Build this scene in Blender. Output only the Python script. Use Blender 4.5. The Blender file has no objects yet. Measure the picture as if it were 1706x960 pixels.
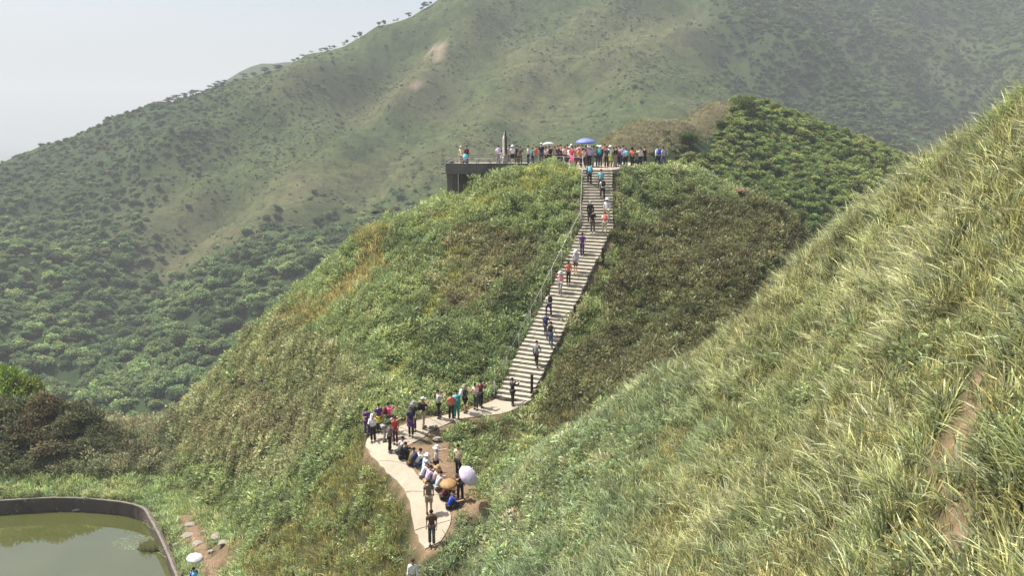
import bpy, bmesh, math, random
import numpy as np
from mathutils import Vector, Matrix
R = math.radians
rng = np.random.default_rng(7)
random.seed(7)
SC = bpy.context.scene
COL = SC.collection

# ------------------------------------------------------------------ camera, sky, sun, exposure
F, CX, CY = 1400.0, 853.0, 480.0
PITCH = math.atan(280 / F)
CP, SP = math.cos(PITCH), math.sin(PITCH)
cam = bpy.data.cameras.new('camera'); camo = bpy.data.objects.new('camera', cam); COL.objects.link(camo)
cam.sensor_width = 36; cam.lens = 36 * F / 1706; cam.clip_start = .1; cam.clip_end = 20000
camo.location = (0, 0, 0); camo.rotation_euler = (math.pi / 2 - PITCH, 0, 0)
SC.camera = camo
SUN_EL, SUN_AZ = 60.0, 70.0          # elevation, degrees from +Y towards -X
W = bpy.data.worlds.new('World'); SC.world = W; W.use_nodes = True
nt = W.node_tree; nt.nodes.clear()
sky = nt.nodes.new('ShaderNodeTexSky'); sky.sky_type = 'NISHITA'; sky.sun_disc = False
sky.sun_elevation = R(SUN_EL); sky.sun_rotation = R(-SUN_AZ); sky.altitude = 800
sky.air_density = 1.0; sky.dust_density = 8.0; sky.ozone_density = 1.0
bg = nt.nodes.new('ShaderNodeBackground'); bg.inputs[1].default_value = .09
wo = nt.nodes.new('ShaderNodeOutputWorld')
nt.links.new(sky.outputs[0], bg.inputs[0]); nt.links.new(bg.outputs[0], wo.inputs[0])
sl = bpy.data.lights.new('sun', 'SUN'); sl.energy = 4.1; sl.angle = R(.6); sl.color = (1, .955, .87)
so = bpy.data.objects.new('sun', sl); COL.objects.link(so)
sdir = Vector((-math.sin(R(SUN_AZ)) * math.cos(R(SUN_EL)), math.cos(R(SUN_AZ)) * math.cos(R(SUN_EL)), math.sin(R(SUN_EL))))
so.rotation_euler = sdir.to_track_quat('Z', 'Y').to_euler(); so.location = (0, 0, 300)
SC.view_settings.view_transform = 'Standard'; SC.view_settings.look = 'None'
SC.view_settings.gamma = 1; SC.view_settings.use_curve_mapping = False
SC.view_settings.exposure = 1.1
SC.render.engine = 'CYCLES'
cy = SC.cycles
cy.use_denoising = True; cy.max_bounces = 6; cy.diffuse_bounces = 3; cy.glossy_bounces = 2
cy.transmission_bounces = 3; cy.volume_bounces = 0; cy.transparent_max_bounces = 4

# ------------------------------------------------------------------ helpers: pixels <-> space
def at(px, py, d):
    u = (px - CX) / F; v = (py - CY) / F
    return np.array([u * d, d * (CP - v * SP), d * (-SP - v * CP)])
def project(P):
    P = np.asarray(P, float)
    x, y, z = P[..., 0], P[..., 1], P[..., 2]
    d = y * CP - z * SP; d = np.where(np.abs(d) < 1e-6, 1e-6, d)
    up = y * SP + z * CP
    return CX + F * x / d, CY - F * up / d, d
def inpoly(px, py, poly):
    poly = np.asarray(poly, float); n = len(poly); r = np.zeros(np.shape(px), bool); j = n - 1
    for i in range(n):
        xi, yi = poly[i]; xj, yj = poly[j]
        c = ((yi > py) != (yj > py)) & (px < (xj - xi) * (py - yi) / (yj - yi + 1e-12) + xi)
        r ^= c; j = i
    return r
def dist_line(px, py, pts):
    best = np.full(np.shape(px), 1e9)
    for a, b in zip(pts[:-1], pts[1:]):
        ax, ay = a[:2]; bx, by = b[:2]; dx, dy = bx - ax, by - ay
        t = np.clip(((px - ax) * dx + (py - ay) * dy) / (dx * dx + dy * dy + 1e-12), 0, 1)
        best = np.minimum(best, np.hypot(px - ax - t * dx, py - ay - t * dy))
    return best
def sstep(a, b, x):
    t = np.clip((x - a) / (b - a), 0, 1); return t * t * (3 - 2 * t)
def vnoise(x, y, s, seed=0):
    """smooth value noise, 0..1"""
    r = np.random.default_rng(1000 + seed); T = r.random((128, 128))
    x = np.asarray(x) / s + 1000; y = np.asarray(y) / s + 1000
    xi = np.floor(x).astype(int); yi = np.floor(y).astype(int); fx = x - xi; fy = y - yi
    fx = fx * fx * (3 - 2 * fx); fy = fy * fy * (3 - 2 * fy)
    g = lambda a, b: T[a % 128, b % 128]
    return (g(xi, yi) * (1 - fx) + g(xi + 1, yi) * fx) * (1 - fy) + (g(xi, yi + 1) * (1 - fx) + g(xi + 1, yi + 1) * fx) * fy
def fbm(x, y, s, seed=0, o=4):
    t = 0; a = .5; n = 0
    for i in range(o):
        t = t + a * vnoise(x, y, s / 2 ** i, seed + i * 17); n += a; a *= .55
    return t / n
class Field:
    """thin-plate height field through control points, sampled on a grid"""
    def __init__(s, P, x0, x1, y0, y1, step, lam=.02):
        P = np.asarray(P, float); XY = P[:, :2]; n = len(P)
        sc = 1 / 50.0
        A = XY * sc; D = np.hypot(A[:, None, 0] - A[None, :, 0], A[:, None, 1] - A[None, :, 1])
        K = np.where(D > 0, D * D * np.log(D + 1e-12), 0) + lam * np.eye(n)
        M = np.zeros((n + 3, n + 3)); M[:n, :n] = K; M[:n, n] = 1; M[:n, n + 1:] = A
        M[n, :n] = 1; M[n + 1:, :n] = A.T
        w = np.linalg.solve(M, np.concatenate([P[:, 2], [0, 0, 0]]))
        s.x = np.arange(x0, x1 + step * .5, step); s.y = np.arange(y0, y1 + step * .5, step); s.step = step
        X, Y = np.meshgrid(s.x, s.y)
        z = np.zeros(X.shape)
        for r in range(X.shape[0]):
            gx = X[r] * sc; gy = Y[r] * sc
            D = np.hypot(gx[:, None] - A[None, :, 0], gy[:, None] - A[None, :, 1])
            z[r] = (D * D * np.log(D + 1e-12)) @ w[:n] + w[n] + gx * w[n + 1] + gy * w[n + 2]
        s.X, s.Y, s.Z = X, Y, z
    def h(s, x, y, Z=None):
        Z = s.Z if Z is None else Z
        fx = np.clip((np.asarray(x) - s.x[0]) / s.step, 0, len(s.x) - 1.001); fy = np.clip((np.asarray(y) - s.y[0]) / s.step, 0, len(s.y) - 1.001)
        i = fx.astype(int); j = fy.astype(int); u = fx - i; v = fy - j
        return (Z[j, i] * (1 - u) + Z[j, i + 1] * u) * (1 - v) + (Z[j + 1, i] * (1 - u) + Z[j + 1, i + 1] * u) * v
    def hit(s, px, py, d0=5, d1=900, Z=None):
        ds = np.linspace(d0, d1, 4000); P = np.array([at(px, py, d) for d in (0, 1)]); dirv = P[1]
        pts = ds[:, None] * dirv[None]
        inside = (pts[:, 0] > s.x[0]) & (pts[:, 0] < s.x[-1]) & (pts[:, 1] > s.y[0]) & (pts[:, 1] < s.y[-1])
        below = (pts[:, 2] < s.h(pts[:, 0], pts[:, 1], Z)) & inside
        k = np.argmax(below)
        if not below.any(): k = len(ds) - 1
        if k:
            a, b = ds[k - 1], ds[k]
            for _ in range(18):
                m = (a + b) / 2; p = m * dirv
                if p[2] < s.h(p[0], p[1], Z): b = m
                else: a = m
            return b * dirv
        return ds[k] * dirv
    def mesh(s, name, Z, attrs, mat):
        ny, nx = s.X.shape
        V = np.stack([s.X, s.Y, Z], -1).reshape(-1, 3)
        idx = np.arange(nx * ny).reshape(ny, nx)
        Q = np.stack([idx[:-1, :-1], idx[:-1, 1:], idx[1:, 1:], idx[1:, :-1]], -1).reshape(-1, 4)
        me = bpy.data.meshes.new(name)
        me.vertices.add(len(V)); me.vertices.foreach_set('co', V.ravel())
        me.loops.add(Q.size); me.loops.foreach_set('vertex_index', Q.ravel().astype(np.int32))
        me.polygons.add(len(Q)); me.polygons.foreach_set('loop_start', np.arange(0, Q.size, 4, dtype=np.int32))
        me.polygons.foreach_set('use_smooth', np.ones(len(Q), bool))
        me.update(calc_edges=True)
        for k, a in attrs.items():
            at_ = me.attributes.new(k, 'FLOAT', 'POINT'); at_.data.foreach_set('value', a.ravel().astype(np.float32))
        me.materials.append(mat)
        o = bpy.data.objects.new(name, me); COL.objects.link(o); return o
def tag(o, label=None, cat=None, group=None, kind=None):
    if label: o['label'] = label
    if cat: o['category'] = cat
    if group: o['group'] = group
    if kind: o['kind'] = kind
    return o
def empty(name, loc=(0, 0, 0), rz=0):
    o = bpy.data.objects.new(name, None); o.empty_display_size = .2
    o.location = loc; o.rotation_euler = (0, 0, rz); COL.objects.link(o); return o
def mesh_obj(name, V, Fc, mat=None, parent=None, smooth=False, link=True):
    me = bpy.data.meshes.new(name); me.from_pydata([tuple(v) for v in V], [], [tuple(f) for f in Fc])
    if smooth: me.polygons.foreach_set('use_smooth', np.ones(len(me.polygons), bool))
    if mat: me.materials.append(mat)
    o = bpy.data.objects.new(name, me)
    if link: COL.objects.link(o)
    if parent: o.parent = parent
    return o
def bm_obj(name, bm, mat=None, parent=None, smooth=False, link=True):
    me = bpy.data.meshes.new(name); bm.to_mesh(me); bm.free()
    if smooth: me.polygons.foreach_set('use_smooth', np.ones(len(me.polygons), bool))
    if mat: me.materials.append(mat)
    o = bpy.data.objects.new(name, me)
    if link: COL.objects.link(o)
    if parent: o.parent = parent
    return o
def box_bm(sx, sy, sz, bev=.02, cz=None):
    bm = bmesh.new(); bmesh.ops.create_cube(bm, size=1)
    for v in bm.verts: v.co = Vector((v.co.x * sx, v.co.y * sy, v.co.z * sz + (sz / 2 if cz is None else cz)))
    if bev: bmesh.ops.bevel(bm, geom=bm.edges[:], offset=bev, segments=1, affect='EDGES')
    return bm
def tube(pts, r, n=8, cap=True):
    """swept tube; r is a number or list"""
    pts = [Vector(p) for p in pts]; V = []; Fc = []
    for i, p in enumerate(pts):
        t = ((pts[min(i + 1, len(pts) - 1)] - pts[max(i - 1, 0)])).normalized()
        a = Vector((0, 0, 1)) if abs(t.z) < .9 else Vector((1, 0, 0))
        u = t.cross(a).normalized(); w = t.cross(u)
        rr = r[i] if isinstance(r, (list, tuple)) else r
        for k in range(n):
            an = 2 * math.pi * k / n; V.append(p + rr * (math.cos(an) * u + math.sin(an) * w))
    for i in range(len(pts) - 1):
        for k in range(n):
            Fc.append((i * n + k, i * n + (k + 1) % n, (i + 1) * n + (k + 1) % n, (i + 1) * n + k))
    if cap:
        Fc.append(tuple(range(n))[::-1]); Fc.append(tuple((len(pts) - 1) * n + k for k in range(n)))
    return V, Fc

# ------------------------------------------------------------------ materials
def new_mat(name):
    m = bpy.data.materials.new(name); m.use_nodes = True; t = m.node_tree; t.nodes.clear()
    out = t.nodes.new('ShaderNodeOutputMaterial'); return m, t, out
def N(t, ty, **kw):
    n = t.nodes.new(ty)
    for k, v in kw.items():
        if k.startswith('i'):
            n.inputs[int(k[1:])].default_value = v
        else: setattr(n, k, v)
    return n
def L(t, a, b): t.links.new(a, b)
def mixc(t, fac, a, b, mode='MIX'):
    n = t.nodes.new('ShaderNodeMix'); n.data_type = 'RGBA'; n.blend_type = mode
    for sock, val in ((0, fac), (6, a), (7, b)):
        if hasattr(val, 'is_linked') or hasattr(val, 'links'): t.links.new(val, n.inputs[sock])
        else: n.inputs[sock].default_value = val if sock == 0 else (*val, 1)
    return n.outputs[2]
def noise(t, scale, detail=4, rough=.55, co=None, dist=0):
    n = t.nodes.new('ShaderNodeTexNoise'); n.inputs['Scale'].default_value = scale; n.inputs['Detail'].default_value = detail
    n.inputs['Roughness'].default_value = rough; n.inputs['Distortion'].default_value = dist
    if co is None:
        co = t.nodes.new('ShaderNodeTexCoord').outputs['Object']
    t.links.new(co, n.inputs['Vector']); return n.outputs[0]
def ramp(t, fac, stops):
    n = t.nodes.new('ShaderNodeValToRGB'); e = n.color_ramp.elements
    while len(e) < len(stops): e.new(.5)
    for k, (p, c) in enumerate(stops):
        e[k].position = p; e[k].color = (*c, 1) if len(c) == 3 else c
    t.links.new(fac, n.inputs[0]); return n.outputs[0]
def bsdf(t, out, col, rough=.8, spec=.3, bump=None, bs=.3, bd=.02, metal=0):
    b = t.nodes.new('ShaderNodeBsdfPrincipled'); b.inputs['Roughness'].default_value = rough
    b.inputs['Specular IOR Level'].default_value = spec; b.inputs['Metallic'].default_value = metal
    if isinstance(col, tuple): b.inputs['Base Color'].default_value = (*col, 1)
    else: t.links.new(col, b.inputs['Base Color'])
    if bump is not None:
        bn = t.nodes.new('ShaderNodeBump'); bn.inputs['Strength'].default_value = bs; bn.inputs['Distance'].default_value = bd
        t.links.new(bump, bn.inputs['Height']); t.links.new(bn.outputs[0], b.inputs['Normal'])
    t.links.new(b.outputs[0], out.inputs[0]); return b
def attr(t, name, kind='GEOMETRY'):
    a = t.nodes.new('ShaderNodeAttribute'); a.attribute_type = kind; a.attribute_name = name; return a
def simple(name, col, rough=.8, var=.15, scale=6, spec=.3, bumpd=.01, metal=0):
    m, t, o = new_mat(name); n = noise(t, scale, 5, .6)
    c = ramp(t, n, [(.25, tuple(x * (1 - var) for x in col)), (.75, tuple(min(1, x * (1 + var)) for x in col))])
    bsdf(t, o, c, rough, spec, n, .3, bumpd, metal); return m
def leaf_mat(name, trans=.3, rough=.5, spec=.3, rv=.35):
    """colour = per-plant tint (instancer) x per-leaf value x per-plant random"""
    m, t, o = new_mat(name)
    a = attr(t, 'tint', 'INSTANCER').outputs['Color']; lv = attr(t, 'lv').outputs['Color']
    c = mixc(t, 1.0, a, lv, 'MULTIPLY')
    oi = t.nodes.new('ShaderNodeObjectInfo')
    mr = N(t, 'ShaderNodeMapRange'); L(t, oi.outputs['Random'], mr.inputs[0]); mr.inputs[3].default_value = 1 - rv; mr.inputs[4].default_value = 1 + rv
    h = t.nodes.new('ShaderNodeHueSaturation'); L(t, c, h.inputs['Color']); L(t, mr.outputs[0], h.inputs['Value'])
    b = t.nodes.new('ShaderNodeBsdfPrincipled'); b.inputs['Roughness'].default_value = rough; b.inputs['Specular IOR Level'].default_value = spec
    L(t, h.outputs[0], b.inputs['Base Color'])
    tr = t.nodes.new('ShaderNodeBsdfTranslucent'); L(t, h.outputs[0], tr.inputs[0])
    mx = t.nodes.new('ShaderNodeMixShader'); mx.inputs[0].default_value = trans
    L(t, b.outputs[0], mx.inputs[1]); L(t, tr.outputs[0], mx.inputs[2]); L(t, mx.outputs[0], o.inputs[0])
    return m
M_LEAF = leaf_mat('leaf', .38, .45, .35, .3)
M_BLADE = leaf_mat('grass_blade', .42, .38, .5, .42)
M_TREELEAF = leaf_mat('tree_leaf', .36, .6, .2, .22)

# ------------------------------------------------------------------ terrain control points
zL = -3.9                        # hilltop landing level
STAIR = [at(853, 668, 52.0), at(996, 378, 63.0), at(996, 284, 68.0)]
STAIR[2][2] = zL
near = []
def P(*a):
    for (px, py, d) in a: near.append(at(px, py, d))
# knoll: crest in front of the deck, left skyline, front face
P((700, 345, 73), (760, 310, 72.5), (800, 299, 70.5), (850, 284, 69.5), (900, 274, 68.8), (945, 272, 68.3),
  (640, 366, 70.5), (617, 366, 69.5), (596, 412, 68.8), (582, 440, 68.4), (548, 448, 68.2), (508, 492, 67.6), (474, 512, 67.2), (400, 575, 67.5), (340, 640, 68.5), (270, 702, 70), (215, 735, 68),
  (880, 400, 63.5), (800, 400, 65), (700, 400, 67), (700, 500, 60.5), (800, 500, 59.5), (600, 500, 62), (540, 560, 60.5), (600, 600, 55.5), (460, 620, 60.5),
  (500, 700, 55.5), (380, 720, 62), (400, 800, 59), (320, 800, 62), (600, 680, 50), (640, 600, 55.5), (700, 640, 53), (760, 560, 56.5), (800, 620, 54), (720, 680, 51), (560, 760, 49.5),
  (900, 330, 66), (860, 560, 56.8))
# path
PATH_C = [(852, 680, 51.2), (800, 689, 50.3), (745, 701, 49.2), (700, 718, 48), (655, 732, 46.9), (632, 745, 46.2), (652, 778, 44.6), (680, 802, 43.4), (708, 826, 42.2), (718, 855, 41.2), (718, 885, 40.2), (716, 915, 39.3), (700, 950, 38.4), (688, 990, 37.6)]
P(*PATH_C)
for i in range(7):               # stairs
    t = i / 6; near.append(STAIR[0] * (1 - t) + STAIR[1] * t)
for i in range(1, 4):
    t = i / 3; near.append(STAIR[1] * (1 - t) + STAIR[2] * t)
# below the path, meadow, pond shore
P((625, 790, 44.8), (600, 800, 45.5), (550, 850, 46.5), (660, 880, 41), (600, 900, 43), (500, 880, 48.3), (450, 900, 49.5), (560, 950, 43.5), (380, 960, 49.5), (640, 960, 40), (330, 930, 53), (300, 860, 58), (420, 860, 53.5), (360, 900, 54),
  (260, 800, 63), (280, 760, 66), (150, 810, 61.5), (60, 815, 61), (0, 810, 61), (200, 790, 63), (100, 785, 63), (0, 780, 63.2))
# knoll right of the stairs and hill top
P((1045, 283, 68.6), (1075, 276, 69.6), (1110, 271, 70.0), (1160, 280, 71), (1220, 312, 70), (1290, 345, 68), (1335, 385, 65), (1100, 340, 66.5), (1180, 380, 64), (1100, 420, 61), (1060, 400, 62), (1250, 420, 60.5),
  (1000, 550, 55.3), (1100, 500, 57), (1180, 480, 57), (1050, 600, 52), (950, 640, 51), (900, 690, 49.5), (950, 720, 46.5), (860, 730, 47), (800, 760, 45), (770, 790, 43.6), (760, 830, 42), (740, 750, 46.4), (790, 815, 42.4), (1000, 660, 48.5), (1090, 600, 50))
# foreground slope
P((1706, 165, 22), (1650, 215, 23.5), (1600, 252, 25), (1520, 295, 27.5), (1450, 332, 30), (1390, 372, 33), (1330, 425, 36), (1290, 470, 37), (1250, 522, 37.5), (1190, 560, 38), (1130, 602, 38.5), (1060, 650, 39), (1000, 692, 39.3), (900, 752, 40),
  (830, 820, 40.2), (790, 870, 39.6), (740, 930, 38.2), (850, 940, 34.5), (900, 850, 36.5), (1000, 940, 29), (1000, 820, 33), (1100, 740, 33.5), (1200, 940, 22.5), (1200, 800, 27), (1200, 680, 32), (1400, 940, 16.5), (1400, 800, 19.5), (1400, 680, 23), (1400, 560, 26.5), (1300, 600, 30), (1400, 460, 30), (1550, 400, 23.5), (1550, 560, 19.5), (1550, 720, 15.8), (1550, 880, 13),
  (1650, 940, 10.8), (1690, 800, 11.8), (1690, 640, 13.8), (1690, 480, 16.4), (1690, 340, 19.2))
near += [np.array(p, float) for p in [
  (0, -4, -1.7), (4, -4, -.9), (10, -4, 1.2), (0, 4, -4.2), (4, 6, -4.1), (9, 6, -1.6), (14, 10, .4), (18, 18, 1.6), (25, 14, 5), (-6, 5, -8), (-8, 14, -14), (-3, 22, -17.5), (-10, 26, -20), (-18, 20, -24), (-18, 36, -26.8), (-28, 30, -29), (-12, 36, -24.5),
  # behind the foreground crest, gully, outside frame
  (22, 28, -2), (30, 24, 3), (22, 36, -9), (16, 42, -13.5), (13, 44, -14.2), (24, 46, -17), (34, 40, -12), (34, 56, -26), (45, 40, -14), (45, 70, -40),
  (25, 64, -14), (28, 72, -17), (36, 74, -30), (20, 76, -8.5), (16, 84, -9), (24, 92, -17), (10, 88, -10), (2, 82, -6.5), (0, 90, -14), (-8, 82, -11), (-14, 80, -16), (-14, 92, -30), (-24, 82, -26), (-34, 84, -36), (-30, 100, -52), (0, 104, -28), (20, 104, -26),
  (-38, 74, -27.5), (-50, 72, -28), (-45, 84, -44), (-60, 84, -50), (-28, 74, -26.5), (-60, 60, -27.5), (-60, 40, -28), (-40, 40, -28.5), (-45, 55, -27.5),
  (8, 72, zL), (-2, 76, zL - .4), (3, 74, zL - .2), (12, 73, zL), (8, 78, zL - .2), (14, 78, -5)]]
NF = Field(near, -62, 48, -7, 106, .5, .0006)
ZRIM, ZWATER = -27.2, -28.2
def rim_at(px, py, z=-27.1): return tuple(at(px, py, -z / (SP + (py - CY) / F * CP))[:2])
POND = [rim_at(*p) for p in [(306, 990), (291, 955), (277, 920), (262, 888), (248, 862), (236, 846), (205, 837), (150, 831), (100, 829), (50, 831), (-40, 838), (-160, 860)]] + [(-48, 44), (-40, 38), (-22, 38)]
# flatten round the pond
dr = dist_line(NF.X, NF.Y, POND + POND[:1]); inp = inpoly(NF.X, NF.Y, POND)
wgt = np.where(inp, 1, 1 - sstep(.5, 5, dr)); NF.Z = NF.Z * (1 - wgt) + (ZRIM - .12) * wgt
BASE = NF.Z.copy()
def ground(px, py): return NF.hit(px, py, 4, 140, BASE)
PXN, PYN, DN = project(np.stack([NF.X, NF.Y, BASE], -1))

# path edges read off the photo, laid onto the ground
PE_L = [(825, 667), (795, 679), (773, 687), (744, 693), (715, 698), (690, 704), (664, 712), (634, 722), (612, 733), (614, 753), (640, 782), (670, 811), (684, 842), (688, 876), (698, 902), (708, 917)]
PE_R = [(882, 668), (842, 689), (810, 694), (766, 700), (738, 711), (718, 719), (704, 731), (686, 740), (668, 752), (672, 764), (690, 786), (722, 818), (744, 842), (751, 862), (746, 884), (734, 904), (722, 920)]
pl = [ground(*p) for p in PE_L]; pr = [ground(*p) for p in PE_R]
PATHPOLY = [(p[0], p[1]) for p in pl] + [(p[0], p[1]) for p in pr[::-1]]
LAND = [(5.75, 68.35), (8.25, 68.35), (9.2, 69.9), (11, 71.2), (14.6, 71.6), (14.6, 72.8), (11.5, 74), (11, 80), (3.5, 80), (3.5, 72.3), (4.6, 70.2)]
DECK = [(-5.7, 72.6), (3.6, 72.6), (3.6, 80), (-5.7, 80)]
# stair corridor frame
def stair_frame(x, y):
    """along-distance, side offset, height for plan points near the flight"""
    best = np.full(np.shape(x), 1e9); off = np.zeros(np.shape(x)); hh = np.zeros(np.shape(x))
    for a, b in zip(STAIR[:-1], STAIR[1:]):
        dx, dy = b[0] - a[0], b[1] - a[1]; l2 = dx * dx + dy * dy
        t = np.clip(((x - a[0]) * dx + (y - a[1]) * dy) / l2, 0, 1)
        ds = np.hypot(x - a[0] - t * dx, y - a[1] - t * dy); m = ds < best
        best = np.where(m, ds, best); hh = np.where(m, a[2] + t * (b[2] - a[2]), hh)
    return best, hh
DIRT_POLY = [(700, 742), (722, 730), (748, 728), (760, 745), (762, 770), (772, 795), (796, 810), (806, 838), (780, 858), (756, 852), (735, 822), (716, 806), (700, 790), (686, 772), (682, 752)]
TRAIL = [(1720, 400), (1690, 430), (1668, 500), (1640, 560), (1622, 620), (1590, 690), (1592, 740), (1600, 800), (1620, 860), (1600, 1000)]
TRAIL2 = [(312, 868), (326, 900), (345, 935), (352, 975), (380, 985)]
dj = (fbm(NF.X, NF.Y, 1.6, 5) - .5)
edge_j = dj * 26
dirt = np.zeros(NF.X.shape)
dirt = np.maximum(dirt, np.where(inpoly(PXN + edge_j, PYN + edge_j, DIRT_POLY), 1, 0))
tw = np.clip(300 / DN, 6, 34)
dirt = np.maximum(dirt, sstep(1.0, .5, dist_line(PXN, PYN, TRAIL) / (tw * 1.3) + dj * 2.6) * (PXN > 1450) * sstep(.42, .52, fbm(NF.X, NF.Y, 1.8, 15)))
dirt = np.maximum(dirt, sstep(1.15, .5, dist_line(PXN, PYN, TRAIL2) / 14 + dj * 1.5))
dirt = np.maximum(dirt, .6 * sstep(1, .5, np.hypot((PXN - 372) / 20, (PYN - 915) / 24) + dj * 1.5))
dpath = dist_line(NF.X, NF.Y, PATHPOLY + PATHPOLY[:1]); inpath = inpoly(NF.X, NF.Y, PATHPOLY)
dirt = np.maximum(dirt, np.where(inpath, 1, sstep(.32, .05, dpath + dj * .9)))
sd, shh = stair_frame(NF.X, NF.Y)
dirt = np.maximum(dirt, (sd < 1.25).astype(float))
PATHM = np.where(inpath, 1, 1 - sstep(.3, 1.6, dpath))
PATHM = np.maximum(PATHM, 1 - sstep(1.3, 2.2, sd)); PATHM = np.maximum(PATHM, dirt * (PXN < 1300))
inl = inpoly(NF.X, NF.Y, LAND) | inpoly(NF.X, NF.Y, DECK)
dl = np.minimum(dist_line(NF.X, NF.Y, LAND + LAND[:1]), dist_line(NF.X, NF.Y, DECK + DECK[:1]))
# final ground: plants stand on it, so it lies a little under the surface seen
fgm = sstep(0, 1, (PYN - (960 - (PXN - 690) * .82)) / 120 + .4) * (PXN > 700)
deckw = np.exp(-((NF.X + 3.2) / 3.6) ** 2) * np.exp(-((NF.Y - 70.5) / 3.5) ** 2)
drop = .42 + .18 * fgm + .55 * deckw
bump = (fbm(NF.X, NF.Y, 7, 3) - .5) * 1.0 + (fbm(NF.X, NF.Y, 2.2, 9) - .5) * .5
ponds = 1 - wgt
TER = BASE - drop * (1 - PATHM) * ponds + bump * (1 - PATHM) * ponds * np.where(dl < 3, .25, 1)
TER = TER - .22 * dirt * (PXN > 1300) + (fbm(NF.X, NF.Y, 1.1, 19) - .5) * .35 * (PXN > 1000) * (1 - PATHM)
TER = np.where(sd < 1.5, np.minimum(TER, shh - .35), TER)
TER = np.where(inpath, np.minimum(TER, BASE - .03), TER)
TER = np.where(inl, np.minimum(TER, zL - .3), TER)
TER = np.where(inpoly(NF.X, NF.Y, DECK) & (NF.X < 1.5), np.minimum(TER, np.where(NF.X < -1, -6.3, -4.8)), TER)
TER = np.where(inp | (dr < .32), ZWATER - 1.2, TER)
# fall away to the valley at the sheet's border
eb = np.minimum(np.minimum(NF.X + 62, 48 - NF.X), 106 - NF.Y)
TER = np.where(NF.Y > 30, TER - 60 * (1 - sstep(0, 9, eb)) ** 2, TER - 25 * (1 - sstep(0, 5, eb)) ** 2)

m, t, o = new_mat('hillside_soil')
n1 = noise(t, .9, 6, .65); n2 = noise(t, 7, 6, .7)
veg = ramp(t, n1, [(.3, (.035, .042, .016)), (.55, (.06, .062, .026)), (.75, (.085, .075, .036))])
soil = ramp(t, n2, [(.25, (.13, .085, .05)), (.5, (.22, .15, .095)), (.78, (.3, .22, .15))])
c = mixc(t, attr(t, 'dirt').outputs['Fac'], veg, soil)
bsdf(t, o, c, .95, .1, n2, .7, .12); M_SOIL = m
hill = NF.mesh('hillside', TER, {'dirt': dirt}, M_SOIL); tag(hill, kind='structure')

# ------------------------------------------------------------------ mid hill behind the knoll
mid = [at(*p) for p in [(1005, 246, 112), (1050, 226, 122), (1100, 208, 132), (1200, 184, 146), (1280, 172, 154), (1350, 198, 156), (1450, 228, 158), (1530, 262, 160), (1600, 300, 165),
  (1200, 260, 126), (1200, 310, 115), (1300, 280, 131), (1350, 340, 119), (1400, 300, 131), (1100, 248, 116), (1080, 275, 108), (1450, 290, 140), (1300, 220, 144), (1400, 250, 146), (1330, 400, 110), (1500, 330, 142), (1150, 230, 126)]]
mid += [np.array(p, float) for p in [(10, 100, -17), (25, 94, -22), (40, 92, -38), (70, 100, -45), (95, 115, -40), (0, 130, -20), (10, 145, -18), (20, 175, -20), (50, 195, -14), (90, 200, -25), (120, 180, -40), (120, 150, -35), (-15, 120, -40), (-20, 160, -50)]]
MF = Field(mid, -30, 140, 84, 216, 1.6, .002)
eb = np.minimum(np.minimum(MF.X + 30, 140 - MF.X), np.minimum(MF.Y - 84, 216 - MF.Y))
MTER = MF.Z - 1.2 + (fbm(MF.X, MF.Y, 18, 21) - .5) * 4 - 70 * (1 - sstep(0, 22, eb)) ** 2
MPX, MPY, MD = project(np.stack([MF.X, MF.Y, MF.Z], -1))
BROWN_MID = [(985, 262), (1000, 232), (1060, 205), (1120, 185), (1200, 168), (1228, 178), (1222, 205), (1180, 225), (1150, 245), (1120, 255), (1080, 262)]
mjit = (fbm(MF.X, MF.Y, 10, 4) - .5) * 50
midbrown = inpoly(MPX + mjit, MPY + mjit * .6, BROWN_MID).astype(float)
def blur(a, k):
    for _ in range(k): a = (a + np.roll(a, 1, 0) + np.roll(a, -1, 0) + np.roll(a, 1, 1) + np.roll(a, -1, 1)) / 5
    return a
MTER = MTER + blur(midbrown, 10) * 1.9
def mountain_mat(name, k1):
    m, t, o = new_mat(name)
    n1 = noise(t, .011 * k1, 5, .6, dist=.4); n2 = noise(t, .16 * k1, 6, .7); n3 = noise(t, .9, 5, .75)
    grass = ramp(t, n1, [(.3, (.036, .058, .02)), (.48, (.056, .074, .027)), (.62, (.08, .084, .037)), (.75, (.046, .07, .024))])
    mott = ramp(t, n2, [(.34, (.42, .52, .42)), (.5, (1, 1, 1)), (.68, (1.4, 1.3, 1.12))])
    c = mixc(t, 1, grass, mott, 'MULTIPLY')
    mott2 = ramp(t, n3, [(.3, (.6, .64, .6)), (.6, (1.12, 1.1, 1.05))])
    c = mixc(t, 1, c, mott2, 'MULTIPLY')
    mott3 = ramp(t, noise(t, .36, 5, .8), [(.36, (.52, .58, .5)), (.52, (1, 1, 1)), (.68, (1.3, 1.25, 1.15))])
    c = mixc(t, 1, c, mott3, 'MULTIPLY')
    br = ramp(t, n2, [(.3, (.065, .06, .032)), (.65, (.12, .108, .06))])
    c = mixc(t, attr(t, 'brown').outputs['Fac'], c, br)
    wd = ramp(t, n2, [(.3, (.018, .032, .013)), (.7, (.04, .064, .022))])
    c = mixc(t, attr(t, 'wood').outputs['Fac'], c, wd)
    sc = ramp(t, n3, [(.3, (.13, .1, .07)), (.65, (.26, .2, .145))])
    c = mixc(t, attr(t, 'scar').outputs['Fac'], c, sc)
    bsdf(t, o, c, .95, .08, n2, .5, 1.2); return m
M_MOUNT = mountain_mat('mountain_grass', 1.0)
mh = MF.mesh('wooded_hill_ground', MTER, {'brown': midbrown, 'wood': 1 - midbrown, 'scar': np.zeros(MF.X.shape)}, M_MOUNT); tag(mh, kind='structure')
mh.name = 'middle_hill'

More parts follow.
